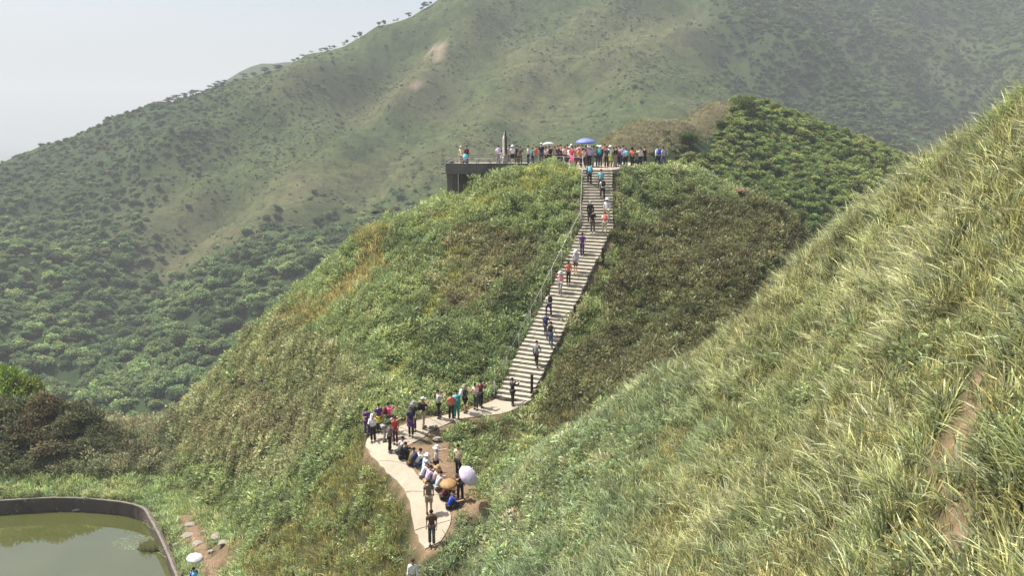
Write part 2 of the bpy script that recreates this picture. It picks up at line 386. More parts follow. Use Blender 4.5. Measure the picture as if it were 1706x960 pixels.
# ------------------------------------------------------------------ mountain
mt = [at(*p) for p in [(-250, 330, 420), (-120, 300, 425), (0, 268, 430), (100, 238, 440), (200, 208, 450), (300, 170, 460), (400, 136, 470), (500, 102, 480), (600, 62, 490), (700, 26, 500), (760, 6, 505), (900, -50, 520), (1050, -100, 540), (1250, -125, 570), (1500, -150, 640), (1750, -160, 680), (2000, -160, 700),
  (0, 400, 330), (0, 520, 270), (0, 620, 232), (-200, 500, 270), (-200, 650, 225), (200, 350, 352), (200, 500, 272), (200, 620, 232), (280, 690, 210), (400, 250, 402), (400, 400, 312), (400, 520, 258), (480, 480, 268), (600, 150, 442), (600, 250, 387), (600, 340, 337), (700, 200, 420), (720, 300, 362), (700, 90, 472),
  (850, 100, 462), (850, 220, 392), (900, 20, 498), (1000, 150, 422), (1000, 60, 468), (1000, 225, 380), (1150, 110, 430), (1200, 170, 392), (1150, 175, 388), (1100, 40, 480),
  (1250, 60, 492), (1300, 110, 455), (1300, 165, 425), (1400, 20, 560), (1400, 130, 468), (1450, 200, 430), (1500, 60, 540), (1500, 170, 470), (1540, 240, 430), (1600, 150, 512), (1620, 215, 478), (1600, 60, 570), (1706, 60, 545), (1706, 130, 500), (1706, 190, 465), (1650, 0, 600), (1850, 100, 480), (1900, 200, 420)]]
mt += [np.array(p, float) for p in [(-60, 190, -78), (0, 180, -70), (60, 230, -55), (120, 240, -60), (180, 280, -55), (200, 200, -70), (-140, 180, -85), (-60, 100, -90), (-150, 60, -95), (80, 60, -75), (200, 80, -60), (0, 40, -85), (0, -120, -60), (-200, -120, -100), (200, -120, -30),
  (-300, 300, -105), (-350, 520, -130), (-150, 620, -50), (0, 640, 10), (200, 720, 60), (450, 800, 80), (-300, 150, -110), (450, 250, -10), (500, 500, 60), (450, 0, -20)]]
TF = Field(mt, -420, 640, -160, 900, 5, .004)
SP1 = [[(1000, 112), (1090, 86), (1165, 72), (1256, 80), (1330, 112)], [(1199, 42), (1290, 66), (1331, 95), (1400, 150), (1440, 185)], [(1414, 50), (1488, 112), (1515, 150), (1530, 190)], [(1476, 45), (1580, 95), (1613, 161)], [(610, 230), (680, 160), (745, 65), (780, 30)], [(300, 260), (420, 190), (520, 130)], [(800, 250), (830, 180), (900, 90)]]
GU1 = [[(1290, 20), (1360, 60), (1420, 110), (1470, 170), (1500, 220)], [(1440, 30), (1530, 90), (1560, 150), (1580, 210)], [(1210, 95), (1290, 140), (1340, 160)], [(1560, 30), (1640, 100), (1640, 190)], [(640, 210), (620, 260), (560, 360)], [(690, 60), (650, 100), (600, 150)], [(330, 350), (250, 420), (200, 500)]]
SPW = [[tuple(TF.hit(*p, 120, 900)[:2]) for p in s_] for s_ in SP1]; GUW = [[tuple(TF.hit(*p, 120, 900)[:2]) for p in s_] for s_ in GU1]
TTER = TF.Z.copy()
for s_ in SPW: TTER = TTER + 10.0 * np.exp(-(dist_line(TF.X, TF.Y, s_) / 17) ** 2)
for s_ in GUW: TTER = TTER - 11.0 * np.exp(-(dist_line(TF.X, TF.Y, s_) / 17) ** 2)
farm = sstep(180, 260, np.hypot(TF.X, TF.Y))
TTER = TTER + farm * ((fbm(TF.X, TF.Y, 60, 31) - .5) * 20 + (fbm(TF.X, TF.Y, 20, 41) - .5) * 10)
TBASE = TTER
eb = np.minimum(np.minimum(TF.X + 420, 640 - TF.X), np.minimum(TF.Y + 160, 900 - TF.Y))
TTER = TTER - 100 * (1 - sstep(0, 90, eb)) ** 2
TPX, TPY, TD = project(np.stack([TF.X, TF.Y, TBASE], -1))
tj = (fbm(TF.X, TF.Y, 45, 51) - .5) * 150; tj2 = (fbm(TF.X, TF.Y, 12, 57) - .5) * 50
WOODP = [[(-300, 270), (0, 262), (150, 225), (300, 170), (420, 140), (330, 230), (250, 300), (180, 330), (230, 420), (170, 470), (260, 500), (430, 450), (520, 400), (640, 330), (700, 330), (640, 400), (500, 560), (300, 760), (-300, 760)],
         [(1230, -40), (1300, 0), (1400, 70), (1460, 130), (1560, 190), (1620, 230), (1540, 300), (1380, 250), (1330, 160), (1400, 150), (1350, 90), (1290, 50)], [(1590, -60), (1800, -60), (1800, 120), (1700, 110), (1640, 60)], [(650, 90), (610, 150), (590, 140), (640, 80)]]
wood = np.zeros(TF.X.shape)
for w_ in WOODP: wood = np.maximum(wood, inpoly(TPX + tj * .6 + tj2, TPY + tj * .5 + tj2, w_).astype(float))
wood = np.maximum(wood, .92 * (TPX > 1225 + tj) * (fbm(TF.X, TF.Y, 40, 63) > .4))
wood = np.where((np.hypot(TF.X, TF.Y) < 240) | (TPX < -100), np.maximum(wood, .9), wood)
BR1 = [[(100, 480), (180, 440), (260, 415), (330, 420), (320, 460), (250, 490), (150, 500)], [(340, 400), (420, 380), (470, 390), (400, 420)], [(380, 180), (420, 150), (350, 200)], [(1420, 60), (1500, 130), (1510, 150), (1440, 110)], [(1600, 120), (1706, 110), (1706, 180), (1640, 190)], [(1480, 60), (1590, 110), (1610, 160), (1540, 130)]]
brown = np.zeros(TF.X.shape)
for b_ in BR1: brown = np.maximum(brown, inpoly(TPX + tj2 * .8, TPY + tj2 * .6, b_) * .6)
brown = np.maximum(brown, .3 * sstep(.5, .7, fbm(TF.X, TF.Y, 50, 77)))
wood = wood * (1 - (brown > .5) * .85)
wood = blur(wood, 30)
tj3 = (fbm(TF.X, TF.Y, 9, 61) - .5) * 16
scar = np.zeros(TF.X.shape)
for p_ in ([(720, 98), (724, 84), (735, 73), (744, 70), (740, 83), (729, 95)], [(681, 138), (690, 133), (701, 137), (696, 144)], [(612, 258), (628, 240), (636, 232), (626, 246)]):
    scar = np.maximum(scar, inpoly(TPX + tj3, TPY + tj3 * .6, p_).astype(float))
TF.mesh('mountain', TTER, {'brown': brown, 'wood': wood, 'scar': scar}, M_MOUNT)
bpy.data.objects['mountain']['kind'] = 'structure'
# far plain and the fainter ridge beyond, both lost in haze
V = []; Fc = []
k = 40
for i in range(k + 1):
    for j in range(k + 1):
        x = -6000 + 12000 * i / k; y = -3000 + 9000 * j / k; V.append((x, y, -150 + (float(fbm(x, y, 900, 3)) - .5) * 30))
for i in range(k):
    for j in range(k):
        a = i * (k + 1) + j; Fc.append((a, a + k + 1, a + k + 2, a + 1))
M_PLAIN = simple('plain', (.06, .075, .04), .95, .3, .01, .1, 0)
tag(mesh_obj('ground', V, Fc, M_PLAIN, smooth=True), kind='structure')
FR = [np.array(p, float) for p in [at(250, 220, 900), at(330, 165, 900), at(400, 120, 900), at(440, 106, 900), at(500, 102, 900), at(600, 90, 910), at(760, 60, 920), at(900, 20, 940)]]
FR += [np.array(p, float) for p in [(-400, 700, -120), (-250, 700, -110), (-100, 700, -60), (50, 720, -30), (-500, 1000, -150), (-300, 1100, -100), (0, 1100, -60)]]
XF = Field(FR, -420, 80, 700, 1100, 12, .002)
eb = np.minimum(np.minimum(XF.X + 420, 80 - XF.X), np.minimum(XF.Y - 700, 1100 - XF.Y))
XT = XF.Z + (fbm(XF.X, XF.Y, 60, 91) - .5) * 14 - 120 * (1 - sstep(0, 80, eb)) ** 2
z0 = np.zeros(XF.X.shape)
tag(XF.mesh('far_ridge', XT, {'brown': z0, 'wood': z0 + .7, 'scar': z0}, M_MOUNT), kind='structure')
# haze: the air between here and the mountain
m, t, o = new_mat('haze')
pv = t.nodes.new('ShaderNodeVolumePrincipled'); pv.inputs['Color'].default_value = (.85, .9, .93, 1); pv.inputs['Density'].default_value = .00046; pv.inputs['Anisotropy'].default_value = 0
L(t, pv.outputs[0], o.inputs['Volume'])
hb = bmesh.new(); bmesh.ops.create_cube(hb, size=1)
for v in hb.verts: v.co = Vector((v.co.x * 13000, 1500 + v.co.y * 9400, v.co.z * 410 + 28))
hz = bm_obj('haze', hb, m); tag(hz, 'pale haze in the air', 'haze', kind='stuff')
#@@PLANTS
# ------------------------------------------------------------------ plants: clump shapes, scattered over the ground as ground cover
def raw_obj(name, V, Fc, lv, mat):
    o = mesh_obj(name, V, Fc, mat, link=False)
    a = o.data.attributes.new('lv', 'FLOAT_COLOR', 'POINT')
    c = np.ones((len(V), 4), np.float32); c[:, :3] = np.asarray(lv, np.float32).reshape(len(V), -1)
    a.data.foreach_set('color', c.ravel()); return o
def blades(seed, n, h, w, rad, reach, droop, seg=4, dry=.2, bias=(0, 0)):
    r = np.random.default_rng(seed); V = []; Fc = []; lv = []
    for i in range(n):
        az = r.random() * 2 * math.pi; b = np.array([math.cos(az), math.sin(az), 0]) * rad * math.sqrt(r.random()); b[2] = -.12
        az2 = az + r.normal(0, .7); dv = np.array([math.cos(az2) + bias[0], math.sin(az2) + bias[1], 0]); dv /= np.linalg.norm(dv) + 1e-6
        sd_ = np.array([-dv[1], dv[0], 0]); hh = h * r.uniform(.55, 1.15); rc = reach * r.uniform(.3, 1.2); dr_ = droop * r.uniform(.4, 1.3); ww = w * r.uniform(.7, 1.25)
        tw = r.normal(0, .5); s2 = sd_ * math.cos(tw) + np.array([0, 0, 1]) * math.sin(tw)
        if r.random() < dry: col = np.array([1.45, 1.36, 1.15]) * r.uniform(.7, 1.6)
        else: col = np.array([1, 1, 1]) * (.42 + 1.25 * r.random() ** 1.4) * np.array([r.uniform(.85, 1.15), 1, r.uniform(.8, 1.15)])
        b0 = len(V)
        for k in range(seg + 1):
            s = k / seg; z = hh * (s - dr_ * s * s * .55); p = b + dv * rc * s ** 1.6 + np.array([0, 0, z])
            wd = ww * (1 - s) ** .6 * (.6 + .4 * min(1, s * 4))
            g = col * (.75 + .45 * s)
            if k == seg: V.append(p); lv.append(g)
            else: V.append(p - s2 * wd * .5); V.append(p + s2 * wd * .5); lv += [g, g]
        for k in range(seg - 1): q = b0 + 2 * k; Fc.append((q, q + 1, q + 3, q + 2))
        q = b0 + 2 * (seg - 1); Fc.append((q, q + 1, q + 2))
    return V, Fc, lv
def leaves(seed, n, rx, rz, ll, lw, up=.4, lobes=0, core=False, dryp=.15, flat=.3, z0=0.):
    """leaf-shaped faces spread through a dome or a crown of lobes"""
    r = np.random.default_rng(seed); V = []; Fc = []; lv = []
    if lobes:
        cs = []
        for i in range(lobes):
            a = r.random() * 6.283; q = math.sqrt(r.random()) * .62; hgt = r.uniform(.28, .92) * (1 - .45 * q)
            cs.append((rx * q * math.cos(a), rx * q * math.sin(a), z0 + rz * hgt, rx * r.uniform(.3, .48), r.uniform(.72, 1.25), r.uniform(.9, 1.15)))
    for i in range(n):
        d = r.normal(size=3); d /= np.linalg.norm(d)
        if lobes:
            c = cs[r.integers(lobes)]
            if d[2] < -.25: d[2] *= -.6
            rr = c[3] * (.72 + .36 * r.random()); p = np.array([c[0], c[1], c[2]]) + d * rr * np.array([1, 1, .72]); tone = c[4]; hue = c[5]
        else:
            d[2] = abs(d[2]); rr = r.random() ** .35; p = np.array([d[0] * rx, d[1] * rx, z0 + d[2] * rz]) * np.array([rr, rr, rr]); tone = 1; hue = 1
        ax = d + np.array([0, 0, up]) + r.normal(size=3) * .55; ax[2] *= (1 - flat); ax /= np.linalg.norm(ax)
        nb = np.cross(ax, r.normal(size=3) * .4 + np.array([0, 0, 1]) * (.9 if not lobes else .5) + (d * .6 if lobes else 0)); nb /= np.linalg.norm(nb) + 1e-9
        sn = np.cross(nb, ax); l = ll * r.uniform(.6, 1.3); w = lw * r.uniform(.7, 1.25)
        if r.random() < dryp: col = np.array([1.35, 1.0, .72]) * r.uniform(.7, 1.3)
        else: col = np.array([hue, 1, .95]) * (.5 + .9 * r.random() ** 1.3)
        col = col * tone
        b0 = len(V)
        V += [p, p + ax * l * .5 + nb * w * .5 + sn * l * .06, p + ax * l + sn * -l * .12, p + ax * l * .5 - nb * w * .5 + sn * l * .06]
        lv += [col] * 4; Fc.append((b0, b0 + 1, b0 + 2, b0 + 3))
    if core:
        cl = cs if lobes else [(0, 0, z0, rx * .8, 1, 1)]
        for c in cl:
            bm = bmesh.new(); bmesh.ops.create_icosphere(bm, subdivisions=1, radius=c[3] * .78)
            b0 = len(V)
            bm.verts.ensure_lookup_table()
            for v in bm.verts: V.append(np.array([c[0] + v.co.x, c[1] + v.co.y, c[2] + v.co.z * .7])); lv.append(np.array([.55, .6, .5]) * c[4])  # lobe core darker than its leaves: inner crown shade put into the colour
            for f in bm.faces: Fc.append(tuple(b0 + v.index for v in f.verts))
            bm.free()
    return V, Fc, lv
def family(name, builders, mat):
    c = bpy.data.collections.new(name)
    for b in builders: c.objects.link(raw_obj(name, *b, mat))
    return c
FAM = {
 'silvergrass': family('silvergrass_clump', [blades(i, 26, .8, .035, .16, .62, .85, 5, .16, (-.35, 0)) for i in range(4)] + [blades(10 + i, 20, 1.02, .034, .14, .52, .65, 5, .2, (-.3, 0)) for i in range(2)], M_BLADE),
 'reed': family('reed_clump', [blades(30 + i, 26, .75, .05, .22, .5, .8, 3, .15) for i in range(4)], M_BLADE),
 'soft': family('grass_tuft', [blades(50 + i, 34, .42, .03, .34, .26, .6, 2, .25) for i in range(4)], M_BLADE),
 'shrub': family('shrub_clump', [leaves(70 + i, 96, .4, .5, .17, .07, .55, dryp=.07) for i in range(5)], M_LEAF),
 'tree': family('woodland_tree', [leaves(90 + i, 620, 2.4, 3.6, .62, .42, .3, 9, True, .1, .55, .2) for i in range(5)], M_TREELEAF),
 'bushlet': family('mountain_bush', [leaves(110 + i, 90, 1.0, 1.1, .5, .34, .4, 3, True, .2, .5) for i in range(4)], M_TREELEAF),
}
def gn_tree(fam):
    g = bpy.data.node_groups.new('scatter_' + fam, 'GeometryNodeTree')
    g.interface.new_socket('Geometry', in_out='INPUT', socket_type='NodeSocketGeometry'); g.interface.new_socket('Geometry', in_out='OUTPUT', socket_type='NodeSocketGeometry')
    gi = g.nodes.new('NodeGroupInput'); go = g.nodes.new('NodeGroupOutput')
    ci = g.nodes.new('GeometryNodeCollectionInfo'); ci.inputs['Collection'].default_value = FAM[fam]
    ci.inputs['Separate Children'].default_value = True; ci.inputs['Reset Children'].default_value = True
    ip = g.nodes.new('GeometryNodeInstanceOnPoints'); ip.inputs['Pick Instance'].default_value = True
    def na(n, ty):
        x = g.nodes.new('GeometryNodeInputNamedAttribute'); x.data_type = ty; x.inputs['Name'].default_value = n; return x.outputs['Attribute']
    e = g.nodes.new('FunctionNodeEulerToRotation'); g.links.new(na('rot', 'FLOAT_VECTOR'), e.inputs[0])
    g.links.new(gi.outputs[0], ip.inputs['Points']); g.links.new(ci.outputs[0], ip.inputs['Instance'])
    g.links.new(na('pick', 'INT'), ip.inputs['Instance Index']); g.links.new(e.outputs[0], ip.inputs['Rotation']); g.links.new(na('size', 'FLOAT_VECTOR'), ip.inputs['Scale'])
    g.links.new(ip.outputs[0], go.inputs[0]); return g
GN = {f: gn_tree(f) for f in FAM}
def scatter(name, fam, pts, size, tint, label, cat, tilt=.12, zvar=.2, spin=None, boost=1.6, sat=.86):
    n = len(pts); lum = (tint @ np.array([.25, .65, .1]))[:, None]; tint = lum + (tint - lum) * sat; me = bpy.data.meshes.new(name); me.vertices.add(n); me.vertices.foreach_set('co', np.asarray(pts, np.float32).ravel())
    rot = np.stack([rng.normal(0, tilt, n), rng.normal(0, tilt, n), rng.random(n) * 6.283 if spin is None else rng.normal(0, spin, n)], 1)
    sz = np.stack([size, size, size * rng.uniform(1 - zvar, 1 + zvar, n)], 1)
    for nm, ty, k, dat in (('rot', 'FLOAT_VECTOR', 'vector', rot), ('size', 'FLOAT_VECTOR', 'vector', sz), ('pick', 'INT', 'value', rng.integers(0, 1000, n)), ('tint', 'FLOAT_COLOR', 'color', np.concatenate([np.clip(tint * boost, .003, .5), np.ones((n, 1))], 1))):
        a = me.attributes.new(nm, ty, 'POINT'); a.data.foreach_set(k, np.asarray(dat, np.int32 if ty == 'INT' else np.float32).ravel())
    o = bpy.data.objects.new(name, me); COL.objects.link(o)
    md = o.modifiers.new('scatter', 'NODES'); md.node_group = GN[fam]
    tag(o, label, cat, kind='stuff'); return o

# --- candidates on the near ground
def cand(field, Z, dens, x0, x1, y0, y1):
    n = int((x1 - x0) * (y1 - y0) * dens); x = rng.uniform(x0, x1, n); y = rng.uniform(y0, y1, n)
    z = field.h(x, y, Z); p = np.stack([x, y, z], 1); px, py, d = project(p); return p, px, py, d
def blocked(p):
    x, y = p[:, 0], p[:, 1]
    s_, _ = stair_frame(x, y)
    b = inpoly(x, y, PATHPOLY) | (s_ < 1.2) | inpoly(x, y, LAND) | (inpoly(x, y, DECK)) | inpoly(x, y, POND) | (dist_line(x, y, POND + POND[:1]) < .35)
    return b
def mix3(a, b, w): return np.asarray(a)[None] * (1 - w[:, None]) + np.asarray(b)[None] * w[:, None]
pa = cand(NF, TER, 17, -60, 40, 6, 92); pb_ = cand(NF, TER, 22, -6, 24, 7, 46)     # the near bank is sown more densely
m_ = (pb_[1] > 820) & (pb_[2] > 120) & (pb_[3] < 42)
p, px, py, d = [np.concatenate([a_, b_[m_]]) for a_, b_ in zip(pa, pb_)]
dv_ = NF.h(p[:, 0], p[:, 1], dirt); x, y = p[:, 0], p[:, 1]
s2_, _ = stair_frame(x, y)
verge = dist_line(x, y, PATHPOLY + PATHPOLY[:1])
keep = (verge > .22) & (px > -140) & (px < 1850) & (py > 60) & (py < 1120) & (d > 5.5) & ~blocked(p) & (rng.random(len(p)) > np.clip(dv_ * 2.2, 0, np.where(px > 1300, .9, .985))) & (NF.h(x, y, TER) > -34)
keep &= ~((y > 82) & (rng.random(len(p)) < .6))
p, px, py, d, x, y = p[keep], px[keep], py[keep], d[keep], x[keep], y[keep]
n = len(p)
j1 = (fbm(x, y, 5, 101) - .5); j2 = (fbm(x, y, 1.8, 111) - .5)
jx = px + j1 * 90 + j2 * 50; jy = py + j1 * 60 + j2 * 40
def reg(poly, k=1.0): return inpoly(px + (jx - px) * k, py + (jy - py) * k, poly)
# foreground silvergrass bank: right of this line
FGEDGE = [(1706, 120), (1640, 190), (1560, 250), (1440, 320), (1340, 400), (1290, 455), (1250, 505), (1130, 592), (1000, 685), (900, 745), (820, 815), (760, 880), (700, 960), (680, 1150), (2000, 1150), (2000, 120)]
isfg = inpoly(px, py, FGEDGE) & (d < 44)
kind = np.full(n, 3); tint = np.tile(np.array([.068, .085, .034]), (n, 1))     # 0 silvergrass 1 reed 2 soft 3 shrub
size = rng.uniform(.75, 1.25, n)
def paint(mask, k, ta, tb, s0=.75, s1=1.25, prob=1.0, seed=0):
    w = np.clip(fbm(x, y, 3.2, 200 + seed) * 1.6 - .3 + rng.normal(0, .18, n), 0, 1)
    mm = mask & (rng.random(n) < prob)
    tt = mix3(ta, tb, w); tint[mm] = tt[mm]; kind[mm] = k; size[mm] = rng.uniform(s0, s1, n)[mm]
kn = ~isfg
paint(kn, 3, (.06, .08, .03), (.092, .115, .042), .7, 1.25)
paint(kn, 1, (.085, .12, .05), (.12, .15, .055), .5, .9, .2, 3)
paint(kn, 2, (.1, .12, .035), (.125, .14, .045), .8, 1.4, .22, 33)
# dark brown shrub areas
paint(kn & reg([(735, 470), (760, 400), (820, 380), (900, 395), (905, 440), (860, 500), (800, 540), (740, 560)]), 3, (.064, .06, .029), (.08, .082, .036), .75, 1.25, .75, 1)
paint(kn & reg([(690, 560), (800, 500), (900, 440), (880, 560), (840, 640), (760, 650), (680, 640)]), 3, (.045, .062, .024), (.075, .095, .036), .75, 1.3, .85, 2)
paint(kn & reg([(1015, 440), (1060, 360), (1180, 330), (1340, 340), (1345, 420), (1250, 530), (1080, 640), (960, 720), (880, 720), (900, 660), (960, 560)]), 3, (.05, .048, .021), (.05, .057, .022), .7, 1.2, .92, 3)
paint(kn & reg([(1025, 290), (1120, 272), (1210, 300), (1250, 335), (1120, 340), (1040, 370), (1015, 420)]), 1, (.08, .105, .045), (.115, .135, .06), .6, 1.0, .6, 4)
# olive flank around and below the brown shrubs, down to the path
paint(kn & reg([(880, 690), (1000, 660), (960, 720), (860, 790), (790, 800), (770, 740), (800, 700)]), 2, (.085, .09, .036), (.11, .095, .045), 1.0, 1.6, .8, 5)
# lime strips
for poly in ([(905, 262), (960, 268), (962, 300), (870, 318), (790, 345), (700, 400), (690, 380), (800, 310)], [(770, 400), (795, 420), (735, 520), (690, 600), (650, 670), (590, 730), (570, 720), (630, 640), (680, 540)], [(640, 420), (600, 480), (560, 550), (520, 570), (560, 480), (600, 420)]):
    paint(kn & reg(poly, .8), 2, (.135, .15, .038), (.165, .175, .052), .9, 1.5, .8, 6)
paint(kn & reg([(1020, 400), (1045, 410), (985, 530), (940, 620), (890, 690), (885, 650), (940, 540)], .5), 2, (.085, .125, .038), (.12, .155, .05), .7, 1.2, .9, 7)
paint(kn & reg([(965, 400), (985, 395), (930, 470), (890, 540), (820, 660), (700, 690), (800, 630), (880, 500)], .5), 1, (.085, .13, .055), (.12, .17, .07), .6, 1.05, .7, 8)
paint(kn & reg([(880, 380), (960, 300), (968, 390), (900, 480)], .8), 1, (.085, .12, .055), (.11, .14, .06), .6, 1.0, .5, 9)
# left shoulder: tall olive grass on the skyline, then mixed shrubs
paint(kn & reg([(640, 355), (600, 380), (590, 440), (560, 470), (480, 510), (440, 560), (520, 560), (580, 500), (640, 430)], .6), 2, (.12, .1, .04), (.14, .125, .045), 1.3, 2.1, .7, 10)
paint(kn & reg([(280, 680), (480, 540), (600, 600), (560, 720), (420, 800), (300, 760)]), 3, (.07, .078, .034), (.1, .105, .048), .75, 1.25, .8, 11)
paint(kn & reg([(300, 720), (420, 640), (520, 680), (480, 740), (360, 760)]), 3, (.09, .08, .043), (.085, .085, .04), .75, 1.2, .45, 12)
# olive bank below the path
paint(kn & reg([(612, 720), (560, 760), (500, 860), (420, 930), (400, 1000), (720, 1000), (690, 900), (680, 840), (620, 760)], .8), 2, (.1, .105, .03), (.145, .13, .045), .8, 1.5, .85, 13)
paint(kn & reg([(520, 870), (620, 830), (660, 900), (560, 960)]), 3, (.06, .085, .028), (.09, .1, .035), .6, 1.0, .35, 14)
# meadow by the pond
mead = kn & reg([(-200, 770), (60, 775), (200, 740), (270, 700), (300, 760), (340, 830), (420, 900), (430, 1000), (280, 1000), (230, 830), (-200, 830)], .6)
paint(mead, 2, (.1, .14, .05), (.165, .185, .075), .9, 1.7, 1, 15)
paint(mead, 1, (.1, .16, .075), (.14, .19, .09), .6, 1.0, .25, 16)
paint(kn & (px < 300) & (py < 790), 3, (.075, .07, .04), (.06, .075, .034), .8, 1.3, .9, 17)
paint(kn & reg([(200, 740), (290, 680), (300, 800), (230, 800)], .6), 1, (.08, .115, .045), (.11, .14, .06), .7, 1.1, .5, 18)
# foreground bank
fgw = np.clip((px - 900) / 350 + j1 * 1.2, 0, 1)
w2 = np.clip(fbm(x, y, 3.0, 301) * 1.8 - .4 + rng.normal(0, .15, n), 0, 1)
tf = mix3((.1, .15, .07), (.175, .2, .09), w2) * (1 - fgw[:, None]) * .92 + mix3((.115, .145, .048), (.208, .213, .1), w2) * fgw[:, None]
tint[isfg] = tf[isfg]; kind[isfg] = 0; size[isfg] = (rng.uniform(.7, 1.15, n) * (.75 + .6 * fbm(x, y, 2.2, 335, 2)))[isfg]
paint(isfg & reg([(700, 960), (780, 850), (900, 750), (1000, 700), (1060, 720), (1020, 800), (940, 960)]), 3, (.07, .1, .045), (.1, .125, .06), .7, 1.15, .42, 19)
paint(isfg & reg([(700, 960), (780, 850), (900, 750), (1060, 640), (1150, 640), (1060, 780), (980, 960)]), 1, (.09, .13, .062), (.12, .155, .075), .7, 1.2, .3, 20)
paint(isfg & (fbm(x, y, 1.3, 333, 2) < .5), 2, (.09, .1, .04), (.15, .14, .06), .8, 1.4, .5, 22)
paint(isfg & (fbm(x, y, 2.4, 320) > .6) & (px > 1250), 3, (.07, .09, .035), (.09, .105, .045), .45, .8, .12, 21)
size = size * np.where((kind == 3) & (rng.random(n) > .94), 1.7, 1.0); tint = tint * (.62 + .76 * fbm(x, y, 1.4, 345, 3))[:, None] * np.where(rng.random(n) > .9, 1.2, 1.0)[:, None]
# thin out far side and what lies hidden behind the crest
for k, nm, fam, lab, cat_ in ((0, 'silvergrass', 'silvergrass', 'long arching pale silvergrass covering the foreground bank', 'grass'), (1, 'reed_grass', 'reed', 'broad green reed grass growing in patches over the hill', 'grass'),
                        (2, 'short_grass', 'soft', 'soft lime and olive grass in strips and on the pond meadow', 'grass'), (3, 'low_shrubs', 'shrub', 'low leafy shrubs in green and brown covering the knoll', 'shrub cover')):
    q = kind == k
    if k == 3: q &= (rng.random(n) < .9) & (dist_line(x, y, PATHPOLY + PATHPOLY[:1]) > .35 + .25 * size)
    if k == 1: q &= rng.random(n) < .75
    if k == 0: q &= (rng.random(n) < np.clip((fbm(x, y, 1.3, 333, 2) - .28) * 2.9, .16, 1))
    pp = p[q].copy()
    scatter(nm, fam, pp, size[q], tint[q], lab, cat_, .22 if k else .16, boost=(2.0, 2.8, 2.85, 4.5)[k], sat=(.8, .85, .9, .84)[k])
# --- mid hill
p, px, py, d = cand(MF, MTER, .95, -10, 115, 92, 205); br_ = MF.h(p[:, 0], p[:, 1], midbrown); x, y = p[:, 0], p[:, 1]
q = (br_ < .5) & (p[:, 2] > -45) & (px > 1185 - (py > 262) * 60) & (px < 1800)
w = np.clip(fbm(x, y, 14, 401) * 1.8 - .4 + rng.normal(0, .22, len(p)), 0, 1)
scatter('hill_woodland', 'tree', p[q] - np.array([0, 0, .5]), rng.uniform(.24, .5, q.sum()), mix3((.06, .09, .024), (.12, .142, .045), w)[q], 'dense yellow-green woodland covering the middle hill behind the knoll', 'woodland', .1, boost=3.0, sat=.95)
p, px, py, d = cand(MF, MTER, 2.2, -10, 90, 92, 190); br_ = MF.h(p[:, 0], p[:, 1], midbrown); x, y = p[:, 0], p[:, 1]
q = (br_ > .4) & (px > 950); w = np.clip(fbm(x, y, 7, 411) * 1.6 - .3, 0, 1)
scatter('dry_hill_grass', 'soft', p[q], rng.uniform(1.0, 1.9, q.sum()), mix3((.115, .108, .05), (.15, .142, .07), w)[q], 'dry brown grass on the ridge behind the crowded landing', 'grass', .2)
p, px, py, d = cand(MF, MTER, .25, -10, 90, 92, 150); br_ = MF.h(p[:, 0], p[:, 1], midbrown)
q = (px > 1050) & (py > 222) & (px < 1260) & (fbm(p[:, 0], p[:, 1], 9, 471) > .5 - (py > 250) * .2)
scatter('hill_shrubs', 'bushlet', p[q] - np.array([0, 0, .3]), rng.uniform(.5, 1.1, q.sum()), mix3((.075, .08, .032), (.09, .12, .036), rng.random(len(p)))[q], 'scattered green shrubs on the saddle behind the landing', 'shrub cover', .1)
# --- mountain
p, px, py, d = cand(TF, TTER, .24, -330, 420, 150, 640); wd_ = TF.h(p[:, 0], p[:, 1], wood); x, y = p[:, 0], p[:, 1]
vis = (px > -200) & (px < 1900) & (py > -120)
q = vis & (rng.random(len(p)) < np.clip(wd_ * 1.4 - .08 + (fbm(x, y, 25, 433) - .5) * .9 * (wd_ < .85), 0, 1) * np.where(d < 270, .66, 1)) & (fbm(x, y, 16, 431) > .16) & (p[:, 2] > -105)
w = np.clip(fbm(x, y, 30, 421) * 1.7 - .4 + rng.normal(0, .25, len(p)), 0, 1)
scatter('mountain_forest', 'tree', p[q] - np.array([0, 0, .8]), (.42 + .85 * rng.random(q.sum()) ** 1.8) * (1 - np.where(px[q] > 1200, .3, .5) * sstep(250, 420, d[q])), mix3((.036, .066, .024), (.1, .142, .046), w)[q] * (.6 + .4 * sstep(240, 440, py[q]))[:, None], 'green forest filling the valley and gullies of the mountain', 'forest', .1, boost=3.1)
p, px, py, d = cand(TF, TTER, .5, -330, 420, 170, 640); wd_ = TF.h(p[:, 0], p[:, 1], wood); x, y = p[:, 0], p[:, 1]; sc_ = TF.h(x, y, scar)
vis = (px > -200) & (px < 1900) & (py > -120)
cl = fbm(x, y, 34, 441, 3)
q = vis & (wd_ < .85) & (sc_ < .3) & (rng.random(len(p)) < np.clip((cl - .45) * 5.0 + wd_ * .8, .09, .95)) & (p[:, 2] > -105)
w = np.clip(fbm(x, y, 40, 451) * 1.7 - .4 + rng.normal(0, .3, len(p)), 0, 1)
scatter('mountain_shrubs', 'bushlet', p[q] - np.array([0, 0, .3]), (.25 + .75 * rng.random(q.sum()) ** 3), mix3((.055, .085, .03), (.09, .115, .042), w)[q], 'scattered shrubs dotted over the grassy mountain slope', 'shrub cover', .1, boost=3.0)
